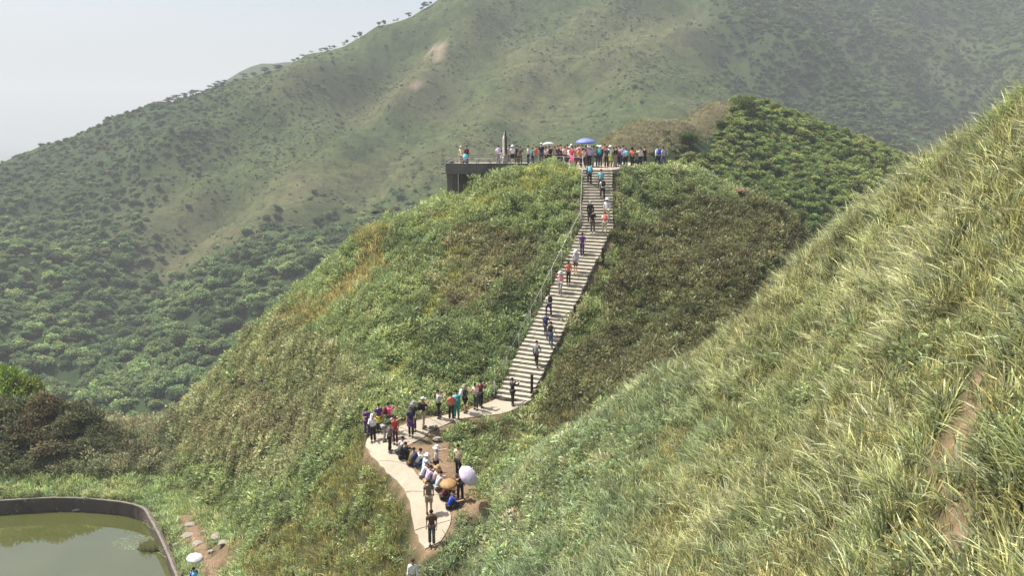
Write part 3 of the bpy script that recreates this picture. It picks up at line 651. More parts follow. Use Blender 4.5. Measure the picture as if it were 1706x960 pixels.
# ------------------------------------------------------------------ built things
M_CONC = None
def concrete(name, base, dark=.45, sc=1.4, stain=.5):
    m, t, o = new_mat(name); n1 = noise(t, sc, 6, .62); n2 = noise(t, 22, 4, .7); n3 = noise(t, sc * .35, 3, .6, dist=.8)
    c = ramp(t, n1, [(.25, tuple(x * (1 - stain * .5) for x in base)), (.5, base), (.8, tuple(min(.9, x * 1.12) for x in base))])
    c = mixc(t, ramp(t, n3, [(.5, (0, 0, 0)), (.75, (stain, stain, stain))]), c, tuple(x * dark for x in base))
    c = mixc(t, 1, c, ramp(t, n2, [(.3, (.86, .86, .86)), (.7, (1.08, 1.07, 1.05))]), 'MULTIPLY')
    bsdf(t, o, c, .9, .2, n2, .35, .01); return m
M_PATH = concrete('path_concrete', (.37, .325, .25), .72, .9, .4)
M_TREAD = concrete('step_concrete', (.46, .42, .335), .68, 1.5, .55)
M_RISER = concrete('step_riser', (.25, .23, .185), .55, 2.5, .6)  # darker than the treads: weathering, plus riser shade put into the colour
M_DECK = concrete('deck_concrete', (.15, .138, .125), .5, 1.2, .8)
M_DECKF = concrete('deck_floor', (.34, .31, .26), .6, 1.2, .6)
M_WALLC = concrete('pond_concrete', (.11, .088, .072), .45, 1.0, .85)
M_COPE = concrete('pond_coping', (.19, .17, .145), .5, 2.0, .7)
M_STEEL = simple('galvanised_rail', (.32, .32, .3), .5, .15, 9, .5, .002, .35)
M_RAILD = simple('deck_rail_paint', (.2, .19, .18), .5, .15, 9, .4, .002, .2)
M_DARKPOST = simple('dark_post', (.03, .024, .02), .8, .3, 9, .3, .01)
M_ROCK = simple('pale_stone', (.25, .22, .19), .9, .22, 4, .2, .05)
M_BOARD = simple('sign_board', (.24, .19, .145), .8, .2, 5, .3, .01)
M_WHITE = simple('white_stone', (.62, .58, .5), .7, .12, 4, .3, .01)
M_MANTLE = simple('dark_mantle', (.06, .045, .036), .7, .3, 6, .3, .01)
M_BARK = simple('bark', (.1, .08, .058), .95, .3, 12, .1, .03)

# path of poured slabs
def dens(pts, k):
    pts = [np.array(p) for p in pts]; out = []
    for i in range(len(pts) - 1):
        a, b, c, d_ = pts[max(i - 1, 0)], pts[i], pts[i + 1], pts[min(i + 2, len(pts) - 1)]
        for j in range(k):
            t = j / k; out.append(.5 * ((2 * b) + (-a + c) * t + (2 * a - 5 * b + 4 * c - d_) * t * t + (-a + 3 * b - 3 * c + d_) * t ** 3))
    return np.array(out + [pts[-1]])
K = 6
DL, DR = dens([p[:2] for p in pl], K), dens([p[:2] for p in pr], K)
path_root = empty('path', (0, 0, 0)); tag(path_root, kind='structure')
nrow = len(DL); cuts = [0, 11, 24, 36, 47, 58, 68, 80, nrow - 1]
for a, b in zip(cuts[:-1], cuts[1:]):
    V = []; Fc = []; rows = list(range(a, b + 1)); C = 7
    for i, r_ in enumerate(rows):
        e1, e2 = DL[r_].copy(), DR[r_].copy()
        if i == 0 and a: tt = .02
        elif r_ == b and b < nrow - 1: tt = -.02
        else: tt = 0
        if tt:
            q = min(max(r_, 1), nrow - 2); dv = (DL[q + 1] + DR[q + 1] - DL[q - 1] - DR[q - 1]); dv /= np.linalg.norm(dv); e1 += dv * tt; e2 += dv * tt
        for c_ in range(C):
            s = c_ / (C - 1); q = e1 * (1 - s) + e2 * s
            if c_ in (0, C - 1): q = q + (vnoise(q[0], q[1], .35, 5) - .5) * .09
            V.append((q[0], q[1], float(NF.h(q[0], q[1], BASE)) + .05))
    nr = len(rows); top = nr * C
    for v in list(V): V.append((v[0], v[1], v[2] - .14))
    for i in range(nr - 1):
        for c_ in range(C - 1):
            k_ = i * C + c_; Fc.append((k_, k_ + 1, k_ + C + 1, k_ + C)[::-1])
        for c_, w_ in ((0, 1), (C - 1, -1)):
            k_ = i * C + c_; f = (k_, k_ + C, k_ + C + top, k_ + top); Fc.append(f if w_ < 0 else f[::-1])
    for i, w_ in ((0, 1), (nr - 1, -1)):
        for c_ in range(C - 1):
            k_ = i * C + c_; f = (k_, k_ + 1, k_ + 1 + top, k_ + top); Fc.append(f)
    so_ = mesh_obj('slab', V, Fc, M_PATH, path_root); so_.data.validate()
    bmx = bmesh.new(); bmx.from_mesh(so_.data); bmesh.ops.recalc_face_normals(bmx, faces=bmx.faces); bmx.to_mesh(so_.data); bmx.free()

# staircase, every step a piece of its own
stairs = empty('staircase', tuple(STAIR[0])); tag(stairs, 'long pale concrete staircase climbing the grassy knoll to the landing', 'staircase')
SW = 2.3; STEP_TOP = []
def step_mesh(run, v):
    r = random.Random(v); h = .27; bm = bmesh.new()
    n = 9; top = []; rows = []
    for yy, zz in ((0, -h), (0, -.03), (.03, 0), (run + .06, 0), (run + .06, -h)):
        row = []
        for k_ in range(n + 1):
            u = k_ / n; row.append(bm.verts.new((-SW / 2 + SW * u + (r.uniform(-.05, .05) if k_ in (0, n) else 0), yy + (r.uniform(-.018, .018) if yy < .05 else 0), zz + (r.uniform(-.006, .006) if zz > -.1 else 0))))
        rows.append(row)
    for a, b in zip(rows[:-1], rows[1:]):
        for k_ in range(n):
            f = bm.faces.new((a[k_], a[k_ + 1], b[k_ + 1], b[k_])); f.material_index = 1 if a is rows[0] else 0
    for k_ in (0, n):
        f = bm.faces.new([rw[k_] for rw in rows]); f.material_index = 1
    bmesh.ops.recalc_face_normals(bm, faces=bm.faces)
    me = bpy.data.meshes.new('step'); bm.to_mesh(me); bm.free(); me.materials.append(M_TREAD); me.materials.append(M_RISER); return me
for fl, (A, B) in enumerate(zip(STAIR[:-1], STAIR[1:])):
    rise = B[2] - A[2]; nst = int(round(rise / .2)); run = math.hypot(B[0] - A[0], B[1] - A[1]) / nst
    az = math.atan2(-(B[0] - A[0]), B[1] - A[1]); ms = [step_mesh(run, 10 * fl + k_) for k_ in range(6)]
    for i in range(nst):
        t = i / nst; q = A + (B - A) * t; z = A[2] + rise * (i + 1) / nst
        if fl == 1 and i == nst - 1: z = zL - .012
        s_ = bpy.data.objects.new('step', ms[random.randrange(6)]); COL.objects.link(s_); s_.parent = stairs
        w_ = 0 if fl or i < nst - 6 else (i - nst + 6) / 6
        s_.location = Vector((q[0] + random.uniform(-.04, .04), q[1], z)) - stairs.location; s_.rotation_euler = (0, 0, az * (1 - w_ * .8) + random.uniform(-.015, .015))
        STEP_TOP.append((q[0], q[1], z, run, az))
def stair_z(x, y):
    b = min(STEP_TOP, key=lambda s: (x - s[0] + math.sin(s[4]) * s[3] / 2) ** 2 + (y - s[1] - math.cos(s[4]) * s[3] / 2) ** 2); return b[2]
def on_stairs(px, py):
    """where a ray meets the flight"""
    for d_ in np.linspace(46, 72, 1600):
        q = at(px, py, d_); s_, h_ = stair_frame(q[0], q[1])
        if s_ < 1.4 and q[2] < h_ + .12: return np.array([q[0], q[1], stair_z(q[0], q[1])])
    return at(px, py, 60)
# landing slab
def prism(name, poly, z0, z1, mat, parent=None):
    n = len(poly); V = [(x, y, z1) for x, y in poly] + [(x, y, z0) for x, y in poly]
    Fc = [tuple(range(n)), tuple(range(2 * n - 1, n - 1, -1))] + [(i, n + i, n + (i + 1) % n, (i + 1) % n) for i in range(n)]
    o = mesh_obj(name, V, Fc, mat, parent); b = bmesh.new(); b.from_mesh(o.data); bmesh.ops.recalc_face_normals(b, faces=b.faces); b.to_mesh(o.data); b.free(); return o
tag(prism('landing', LAND, zL - .35, zL, M_PATH), kind='structure')

# handrail on the left of the stairs, running on along the landing edge
def side(A, B, off):
    dx, dy = B[0] - A[0], B[1] - A[1]; l = math.hypot(dx, dy); return np.array([-dy / l * off, dx / l * off, 0])
o1, o2 = side(STAIR[0], STAIR[1], 1.22), side(STAIR[1], STAIR[2], 1.22)
HR = 1.0
ra, rb, rc = STAIR[0] + o1, STAIR[1] + (o1 * .2 + o2 * .9), STAIR[2] + o2
rail_pts = [ra + [0, 0, HR + .15], rb + [0, 0, HR + .1], rc + np.array([0, .1, HR - .1]), np.array([5.0, 69.4, zL + .95]), np.array([4.3, 70.6, zL + .92]), np.array([3.5, 72.5, zL + .9])]
hr = empty('handrail', tuple(ra)); tag(hr, 'pale metal handrail running up the left side of the stairs', 'handrail')
def child_tube(name, pts, r, mat, par, n=8):
    b = Vector(par.location); return mesh_obj(name, *[(lambda V, Fc: ([v - b for v in V], Fc))(*tube(pts, r, n))][0], mat, par, True)
child_tube('rail', rail_pts, .02, M_STEEL, hr)
for A, B, nn in ((ra, rb, 8), (rb, rc, 4)):
    for i in range(nn + 1):
        if B is rc and i == 0: continue
        q = A + (B - A) * i / nn; child_tube('post', [q + [0, 0, -.5], q + [0, 0, HR + .08]], .03, M_STEEL, hr, 6)
for q in rail_pts[3:]: child_tube('post', [q - [0, 0, 1.3], q], .028, M_STEEL, hr, 6)
# dark marker posts on the right of the stairs
POSTL = ['dark wooden marker post beside the bottom steps', 'dark wooden marker post in the grass beside the lower third of the stairs', 'dark wooden marker post beside the stairs just below the bend of the handrail', 'weathered grey-brown marker post in the grass beside the upper flight']
for (px_, py_, hh), lab in zip([(886, 652, 1.0), (957, 534, .95), (1004, 438, 1.0), (1034, 362, 1.15)], POSTL):
    q = ground(px_, py_); r_ = empty('marker_post', tuple(q)); tag(r_, lab, 'post', 'dark posts along the right of the stairs')
    bm = box_bm(.17, .17, hh + .5, .02, (hh - .5) / 2); bm_obj('shaft', bm, M_DARKPOST if hh < 1.1 else M_BOARD, r_)
    bm = box_bm(.21, .21, .07, .015); c_ = bm_obj('cap', bm, M_DARKPOST, r_); c_.location = (0, 0, hh)

# observation deck
dk = empty('observation_deck', (-5.7, 72.6, zL)); tag(dk, 'dark concrete observation deck jutting from the hilltop with metal railing', 'deck')
def part_box(name, x0, x1, y0, y1, z0, z1, mat, par, bev=.02):
    bm = bmesh.new(); bmesh.ops.create_cube(bm, size=1)
    for v in bm.verts: v.co = Vector(((x0 + x1) / 2 + v.co.x * (x1 - x0), (y0 + y1) / 2 + v.co.y * (y1 - y0), (z0 + z1) / 2 + v.co.z * (z1 - z0))) - par.location
    if bev: bmesh.ops.bevel(bm, geom=bm.edges[:], offset=bev, segments=1, affect='EDGES')
    return bm_obj(name, bm, mat, par)
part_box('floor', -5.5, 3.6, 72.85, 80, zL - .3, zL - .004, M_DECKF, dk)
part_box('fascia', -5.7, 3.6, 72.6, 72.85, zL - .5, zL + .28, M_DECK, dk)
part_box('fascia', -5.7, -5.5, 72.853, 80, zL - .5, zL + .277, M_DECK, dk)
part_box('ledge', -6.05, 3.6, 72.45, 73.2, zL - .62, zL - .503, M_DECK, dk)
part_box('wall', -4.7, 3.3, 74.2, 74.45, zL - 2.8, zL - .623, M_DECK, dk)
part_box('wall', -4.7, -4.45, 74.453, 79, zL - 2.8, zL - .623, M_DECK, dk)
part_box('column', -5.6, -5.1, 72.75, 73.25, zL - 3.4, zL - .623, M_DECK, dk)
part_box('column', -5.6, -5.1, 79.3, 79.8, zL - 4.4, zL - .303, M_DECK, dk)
def deck_rail(pts, top, mid, nposts):
    pts = [Vector(p) for p in pts]
    for z in (top, mid): child_tube('rail', [p + Vector((0, 0, z)) for p in pts], .02, M_RAILD, dk, 6)
    for a, b, k_ in zip(pts[:-1], pts[1:], nposts):
        for i in range(k_ + 1):
            if i == 0 and a is not pts[0]: continue
            q = a + (b - a) * i / k_; child_tube('post', [q + Vector((0, 0, .25)), q + Vector((0, 0, top))], .02, M_RAILD, dk, 6)
deck_rail([(3.5, 72.72, zL), (-5.6, 72.72, zL), (-5.6, 79.8, zL), (3.5, 79.8, zL)], .68, .47, (10, 6, 7))
# statue on the deck
qs = at(841, 275, 76.2); qs[2] = zL
st = empty('statue', tuple(qs), R(20)); st.scale = (.64, .64, .98); tag(st, 'tall robed statue, white in front and dark behind, on the observation deck', 'statue')
def lathe(prof, n=14, sx=1., sy=1., wob=0):
    V = []; Fc = []
    for (r_, z) in prof:
        for k_ in range(n):
            a = 2 * math.pi * k_ / n; q = r_ * (1 + wob * math.cos(5 * a + z * 2)); V.append((q * math.cos(a) * sx, q * math.sin(a) * sy, z))
    for i in range(len(prof) - 1):
        for k_ in range(n): Fc.append((i * n + k_, i * n + (k_ + 1) % n, (i + 1) * n + (k_ + 1) % n, (i + 1) * n + k_))
    Fc.append(tuple(range(n))[::-1]); Fc.append(tuple((len(prof) - 1) * n + k_ for k_ in range(n))); return V, Fc
bm_obj('pedestal', box_bm(.75, .75, .95, .05), M_DECKF, st)
rb_ = mesh_obj('robe', *lathe([(.3, .95), (.28, 1.1), (.24, 1.5), (.22, 1.9), (.24, 2.2), (.23, 2.4), (.12, 2.55), (.08, 2.62)], 16, 1, .9, .06), M_WHITE, st, True); rb_.location = (-.06, 0, 0)
mn = mesh_obj('mantle', *lathe([(.3, .95), (.29, 1.2), (.26, 1.6), (.25, 2.0), (.26, 2.3), (.22, 2.48), (.13, 2.58)], 16, .8, .9, .05), M_MANTLE, st, True); mn.location = (.1, -.1, 0)
hd = mesh_obj('head', *lathe([(.03, 2.56), (.1, 2.62), (.125, 2.72), (.12, 2.82), (.07, 2.9), (.01, 2.93)], 12), M_WHITE, st, True)
vl = mesh_obj('veil', *lathe([(.2, 2.4), (.17, 2.55), (.15, 2.7), (.145, 2.84), (.1, 2.95), (.02, 3.02)], 12, .95, .9), M_MANTLE, st, True); vl.location = (.06, -.05, 0)
# two boards standing on the hilltop
for (px_, w_, h_, d_, lab, lean) in ((1024.5, .32, 1.0, 70.3, 'narrow brown notice board standing in the crowd at the stair top', .04), (1079, .36, 1.0, 71.8, 'narrow pale stone tablet standing in grass beside the person in black dress', -.03)):
    q = at(px_, 280, d_); q[2] = zL; b_ = empty('notice_board', tuple(q), R(5)); tag(b_, lab, 'notice board', 'boards on the hilltop')
    x_ = bm_obj('panel', box_bm(w_, .07, h_ - .22, .02, (h_ + .22) / 2), M_BOARD, b_); x_.rotation_euler = (0, lean, 0)
    for s_ in (-1, 1): g = bm_obj('leg', box_bm(.05, .06, .46, .005, .09), M_DARKPOST, b_); g.location = (s_ * w_ * .32, 0, 0)

# ------------------------------------------------------------------ pond
ds_ = dens([np.array(p) for p in POND[:12]], 8)
pw = empty('pond_wall', (float(POND[5][0]), float(POND[5][1]), ZWATER)); tag(pw, 'stained concrete retaining wall curving round the pond', 'wall')
def strip(name, pts, o0, o1, z0, z1, mat, par):
    V = []; Fc = []
    for i, p_ in enumerate(pts):
        t_ = pts[min(i + 1, len(pts) - 1)] - pts[max(i - 1, 0)]; nn = np.array([t_[1], -t_[0]]); nn = nn / np.linalg.norm(nn)
        if np.dot(nn, p_ - np.array([-36, 50])) < 0: nn = -nn
        w_ = (vnoise(p_[0] * 3, p_[1] * 3, 1, 4) - .5) * .05
        for (o_, z_) in ((o0, z0), (o0 + w_, z1 + w_ * .5), (o1 + w_, z1 + w_ * .5), (o1, z0)):
            q = p_ + nn * o_; V.append(Vector((q[0], q[1], z_)) - par.location)
    for i in range(len(pts) - 1):
        for k_ in range(4): Fc.append((i * 4 + k_, i * 4 + (k_ + 1) % 4, i * 4 + 4 + (k_ + 1) % 4, i * 4 + 4 + k_))
    Fc += [(0, 1, 2, 3), tuple(len(V) - 4 + k_ for k_ in (3, 2, 1, 0))]
    o = mesh_obj(name, V, Fc, mat, par); b = bmesh.new(); b.from_mesh(o.data); bmesh.ops.recalc_face_normals(b, faces=b.faces); b.to_mesh(o.data); b.free(); return o
strip('wall', ds_, 0, .3, ZWATER - 1.4, ZRIM - .003, M_WALLC, pw); strip('coping', ds_, -.02, .13, ZRIM, ZRIM + .07, M_COPE, pw)
m, t, o = new_mat('pond_water')
n_ = noise(t, 3.0, 3, .5); c = ramp(t, noise(t, .25, 3, .5), [(.35, (.056, .064, .018)), (.7, (.07, .076, .026))])
b = bsdf(t, o, c, .04, .5, n_, .04, .02); b.inputs['IOR'].default_value = 1.95
tag(prism('water', [(x - (.1 if False else 0), y) for x, y in POND], ZWATER - .6, ZWATER, m), kind='structure')
# grass hummock, weed patch and driftwood in the pond
hm = empty('hummock', (*at(253, 915, 55.0)[:2], ZWATER)); q0 = at(255, 912, ( -ZWATER) / (SP + (912 - CY) / F * CP)); hm.location = (q0[0], q0[1], ZWATER)
tag(hm, 'small grassy hummock rising from the pond beside its wall', 'hummock')
V, Fc = lathe([(.95, -.3), (.9, .05), (.7, .2), (.4, .3), (.05, .34)], 14, 1.1, .8, .08); mesh_obj('mound', V, Fc, M_SOIL, hm, True)
def leaf_fixed(name, col, tr=.35, var=.25):
    m, t, o = new_mat(name); lv = attr(t, 'lv').outputs['Color']; c = mixc(t, 1, lv, col, 'MULTIPLY')
    c = mixc(t, 1, c, ramp(t, noise(t, .8, 4, .6), [(.3, (1 - var,) * 3), (.7, (1 + var,) * 3)]), 'MULTIPLY')
    b = t.nodes.new('ShaderNodeBsdfPrincipled'); b.inputs['Roughness'].default_value = .5; b.inputs['Specular IOR Level'].default_value = .3; L(t, c, b.inputs['Base Color'])
    q = t.nodes.new('ShaderNodeBsdfTranslucent'); L(t, c, q.inputs[0]); x = t.nodes.new('ShaderNodeMixShader'); x.inputs[0].default_value = tr
    L(t, b.outputs[0], x.inputs[1]); L(t, q.outputs[0], x.inputs[2]); L(t, x.outputs[0], o.inputs[0]); return m
M_HUM = leaf_fixed('hummock_grass', (.16, .17, .06)); g_ = raw_obj('grass', *blades(801, 420, .45, .03, .85, .3, .7, 3, .3), M_HUM); COL.objects.link(g_); g_.parent = hm; g_.location = (0, 0, .2); g_['kind'] = 'stuff'
M_WEED = leaf_fixed('pond_weed', (.2, .235, .14)); q1 = at(222, 905, -ZWATER / (SP + (905 - CY) / F * CP))
V = []; Fc = []; lv = []
r_ = np.random.default_rng(5)
for i in range(420):
    a = r_.random() * 6.283; rr = math.sqrt(r_.random()); x_, y_ = rr * 1.35 * math.cos(a), rr * 1.0 * math.sin(a); s_ = r_.uniform(.025, .075); b0 = len(V)
    for k_ in range(5): V.append((x_ + s_ * math.cos(k_ * 1.257 + i), y_ + s_ * math.sin(k_ * 1.257 + i), .006 + i * 1e-5)); lv.append([r_.uniform(.8, 1.15)] * 3)
    Fc.append(tuple(range(b0, b0 + 5)))
wdp = raw_obj('pond_weed', V, Fc, lv, M_WEED); COL.objects.link(wdp); wdp.location = (q1[0], q1[1], ZWATER); tag(wdp, 'pale green weed floating on the pond beside the hummock', 'pond weed', kind='stuff')
q2 = at(127, 853, -ZWATER / (SP + (853 - CY) / F * CP)); dw = empty('driftwood', (q2[0], q2[1], ZWATER)); tag(dw, 'pale driftwood floating at the foot of the pond wall', 'driftwood')
mesh_obj('log', *tube([(-.3, 0, .02), (-.05, .03, .1), (.15, .0, .14), (.32, .05, .08)], [.06, .09, .1, .04], 7), M_ROCK, dw, True); mesh_obj('branch', *tube([(.08, 0, .12), (.16, .05, .24), (.3, .02, .3)], [.04, .03, .015], 6), M_ROCK, dw, True)
# flat stones of the foot track by the pond, and the rock by the path
SLAB = ['broad pale stone', 'long pale stone', 'round pale stone', 'small pale stone', 'grey flat stone', 'rose-grey flat stone', 'tiny pale stone', 'low pale stone']
WH = ['at the top of the foot track', 'just below the topmost stone of the foot track', 'in the middle of the foot track', 'at the fork of the foot track', 'set in the grass right of the foot track', 'beside the grey flat stone', 'near the person with white umbrella', 'at the meadow edge of the foot track']
for i, (px_, py_, sx_, sy_) in enumerate([(316, 875, .55, .35), (311, 893, .75, .42), (328, 906, .6, .38), (293, 908, .3, .2), (359, 894, .75, .5), (372, 905, .7, .4), (350, 920, .35, .22), (338, 887, .28, .18)]):
    q = ground(px_, py_); bm = bmesh.new(); bmesh.ops.create_icosphere(bm, subdivisions=2, radius=1)
    for v in bm.verts:
        f_ = .62 * (1 + (vnoise(v.co.x * 2 + i * 7, v.co.y * 2 + v.co.z, 1, 3) - .5) * .8); v.co = Vector((v.co.x * sx_ * f_, v.co.y * sy_ * f_ * 1.3, max(-.6, min(.75, v.co.z)) * .1))
    so_ = bm_obj('stepping_stone', bm, M_ROCK); so_.location = (q[0], q[1], q[2] + .01); so_.rotation_euler = (0, 0, i * 1.3); tag(so_, SLAB[i] + ' ' + WH[i], 'stone', 'stones of the foot track by the pond')
for (px_, py_, s_, lab) in ((722, 715, .2, 'flat pale rock on the verge at the inside of the path bend'), (727, 735, .2, 'small pale rock lying on the bare earth inside the path bend'), (1236, 322, .45, 'brown rock outcrop in the shrubs on the right shoulder of the knoll'), (625, 357, .55, 'dark rock on the left skyline of the knoll')):
    q = ground(px_, py_); bm = bmesh.new(); bmesh.ops.create_icosphere(bm, subdivisions=3, radius=1)
    for v in bm.verts:
        f_ = 1 + (vnoise(v.co.x * 1.7 + px_, v.co.y * 1.7 + v.co.z * 1.3, 1, 8) - .5) * .7; v.co = Vector((v.co.x * s_ * f_ * 1.2, v.co.y * s_ * f_, v.co.z * s_ * .55 * f_))
    so_ = bm_obj('rock', bm, M_ROCK if px_ in (722, 727) else simple('dark_rock', (.13, .085, .06) if px_ > 1000 else (.05, .04, .03), .95, .3, 3, .1, .1)); so_.location = (q[0], q[1], q[2] + .12 + (.25 if s_ > .5 else 0)); tag(so_, lab, 'rock')

# ------------------------------------------------------------------ single bushes and trees
M_SHB = leaf_fixed('shoulder_leaf', (.34, .32, .13)); M_BUSHB = leaf_fixed('bush_leaf_brown', (.2, .185, .1)); M_BUSHG = leaf_fixed('bush_leaf_grey', (.17, .195, .1)); M_BRIGHT = leaf_fixed('bright_leaf', (.26, .36, .07)); M_DKB = leaf_fixed('dark_leaf', (.15, .21, .06)); M_SKYT = leaf_fixed('skyline_leaf', (.1, .13, .06))
BUSHM = [raw_obj('foliage', *leaves(900 + i, 5200, 2.0, 2.6, .26, .11, .45, 16, False, .1, .3, .15), M_BUSHB).data for i in range(4)]
def bush(name, loc, sx, sz, mesh, mat, label, cat, group=None, rz=0):
    r_ = empty(name, loc, rz); tag(r_, label, cat, group)
    f_ = bpy.data.objects.new('foliage', mesh); COL.objects.link(f_); f_.parent = r_; f_.scale = (sx, sx, sz)
    f_.material_slots[0].link = 'OBJECT'; f_.material_slots[0].material = mat
    for k_ in range(3):
        a = k_ * 2.1; mesh_obj('stem', *tube([(.1 * math.cos(a), .1 * math.sin(a), -.3), (.3 * math.cos(a) * sx, .3 * math.sin(a) * sx, .7 * sz), (.7 * math.cos(a) * sx, .7 * math.sin(a) * sx, 1.7 * sz)], [.07, .05, .02], 6), M_BARK, r_)
    return r_
BL = [(-30, 655, 70, 1.25, 0), (25, 652, 70, 1.35, 1), (75, 653, 69.5, 1.25, 0), (120, 668, 69, 1.15, 2), (158, 690, 68, 1.0, 1), (196, 722, 67, .8, 3),
      (-40, 690, 66.5, 1.2, 2), (15, 690, 66.5, 1.25, 3), (60, 690, 66.5, 1.2, 1), (105, 700, 66, 1.1, 0), (150, 718, 65.5, .95, 2), (186, 745, 65, .7, 1),
      (-30, 740, 64, 1.0, 1), (30, 738, 64, 1.0, 2), (85, 740, 64, 1.0, 3), (135, 748, 63.8, .85, 0)]
for i, (px_, ty_, d_, s_, mv) in enumerate(BL):
    d_ = (68.2, 67.0, 66.2)[min(i // 6, 2)]
    top = at(px_, ty_, d_); gz = float(NF.h(top[0], top[1], TER)); hgt = max(1.6, top[2] - gz); dark = i % 3 == 1 or px_ > 90
    bush('bush', (top[0], top[1], gz - .1), s_, hgt / 2.75, BUSHM[mv], M_BUSHG if dark else M_BUSHB,
         ('grey-green bush' if dark else 'brown-leaved bush') + (' along the back of the thicket behind the pond' if i < 6 else ' in the heart of the thicket behind the pond' if i < 12 else ' at the meadow edge of the thicket behind the pond'), 'bush', ('grey-green' if dark else 'brown') + ' bushes of the thicket behind the pond', i * 1.7)
# bright tree behind the thicket
def tree(name, loc, hgt, rad, mesh, mat, label, cat, group=None, rz=0, tm=None, msz=(2.0, 2.6)):
    r_ = empty(name, loc, rz); tag(r_, label, cat, group)
    tr_ = bpy.data.objects.new('trunk', tm) if tm else None
    if tr_: COL.objects.link(tr_); tr_.parent = r_; tr_.scale = (hgt / 5, hgt / 5, hgt / 5)
    f_ = bpy.data.objects.new('crown', mesh); COL.objects.link(f_); f_.parent = r_; f_.location = (0, 0, hgt * .3); f_.scale = (rad / msz[0], rad / msz[0], hgt * .7 / msz[1])
    f_.material_slots[0].link = 'OBJECT'; f_.material_slots[0].material = mat; return r_
def trunk_mesh(seed, h=4.2, r0=.16):
    r = random.Random(seed); bm = bmesh.new(); Vs = []; Fs = []
    def add(pts, rr):
        V, Fc = tube(pts, rr, 6); b0 = len(Vs); Vs.extend(V); Fs.extend(tuple(b0 + i for i in f) for f in Fc)
    add([(0, 0, -.4), (r.uniform(-.1, .1), r.uniform(-.1, .1), h * .35), (r.uniform(-.2, .2), r.uniform(-.2, .2), h)], [r0, r0 * .75, r0 * .25])
    for k_ in range(5):
        a = k_ * 1.3 + r.random(); z = h * r.uniform(.35, .65); l = h * r.uniform(.25, .4)
        add([(0, 0, z), (l * .5 * math.cos(a), l * .5 * math.sin(a), z + l * .5), (l * math.cos(a), l * math.sin(a), z + l)], [r0 * .5, r0 * .35, r0 * .12])
    bm.free(); me = bpy.data.meshes.new('trunk'); me.from_pydata([tuple(v) for v in Vs], [], Fs); me.materials.append(M_BARK); return me
TRM = [trunk_mesh(i) for i in range(3)]
q = at(18, 606, 76); gz = float(NF.h(q[0], q[1], TER)); tree('broadleaf_tree', (q[0], q[1], gz), q[2] - gz, 2.6, BUSHM[1], M_BRIGHT, 'bright green broadleaf tree rising behind the brown thicket', 'tree', None, .5, TRM[0])
q = MF.hit(1148, 244, 60, 300, MTER); bush('bush', tuple(q - [0, 0, .3]), .95, .95, BUSHM[2], M_DKB, 'round dark green bush on the dry ridge behind the landing', 'bush')
q = MF.hit(1238, 192, 60, 300, MTER); bush('bush', tuple(q - [0, 0, .3]), 1.3, 1.3, BUSHM[0], M_DKB, 'dark green bush where the dry ridge meets the woodland of the middle hill', 'bush')
# trees standing along the mountain skyline
SKM = [raw_obj('crown', *leaves(950 + i, 150, 1.0, 2.4, .55, .4, .3, 4, False, .1, .3, .1), M_SKYT).data for i in range(3)]
r_ = random.Random(3)
for i in range(62):
    px_ = 300 + 480 * min(.999, max(0, (i + r_.uniform(-1.6, 1.6)) / 62))
    # crest: the point on the mountain seen highest along this column
    xs = np.linspace(380, 620, 400); col = np.array([(px_ - CX) / F * d_ for d_ in xs]); ys = xs * .985; zz = TF.h(col, ys, TTER); _, pyy, _ = project(np.stack([col, ys, zz], 1)); k_ = int(np.argmin(pyy))
    h_ = r_.uniform(1.5, 3.6) * (1.15 if 590 < px_ else 1)
    sparse = px_ > 560
    tree('ridge_tree', (col[k_], ys[k_], zz[k_] - .2), h_, h_ * (.45 if sparse else .62), SKM[i % 3], M_SKYT, 'spindly tree silhouetted on the bare upper skyline of the mountain' if sparse else 'bushy tree silhouetted on the lower wooded skyline of the mountain', 'tree', 'spindly trees on the upper skyline' if sparse else 'bushy trees on the lower skyline', r_.random() * 6, TRM[i % 3], (1.0, 2.4))
# ------------------------------------------------------------------ people
CLOTH = {}
COLS = dict(white=(.72, .71, .69), cream=(.7, .62, .4), black=(.018, .017, .018), grey=(.27, .27, .28), dark_grey=(.07, .07, .075), navy=(.022, .028, .085), blue=(.03, .1, .5), royal_blue=(.02, .07, .45), light_blue=(.38, .58, .78), cyan=(.13, .5, .68), teal=(.04, .3, .32), red=(.55, .05, .045), coral=(.75, .17, .12), orange=(.8, .25, .08), pink=(.78, .3, .36), hot_pink=(.8, .08, .25), magenta=(.5, .04, .2), pale_pink=(.75, .55, .55), purple=(.1, .03, .2), lilac=(.5, .42, .66), maroon=(.12, .02, .03), brown=(.1, .05, .032), grey_brown=(.16, .125, .1), khaki=(.33, .27, .18), beige=(.52, .44, .32), olive=(.12, .11, .04), dark_green=(.03, .055, .035), yellow=(.6, .5, .06), lime=(.5, .6, .1), jeans=(.07, .11, .2), tan=(.4, .25, .13), hair=(.012, .009, .008), brown_hair=(.06, .025, .015), silver=(.5, .5, .52))
def cloth(c):
    if c not in CLOTH: CLOTH[c] = simple('cloth_' + c, COLS[c], .85, .14, 14, .2, .004)
    return CLOTH[c]
SKINS = [simple('skin', c, .55, .08, 20, .35, .001) for c in ((.5, .3, .2), (.43, .25, .16), (.56, .36, .25))]
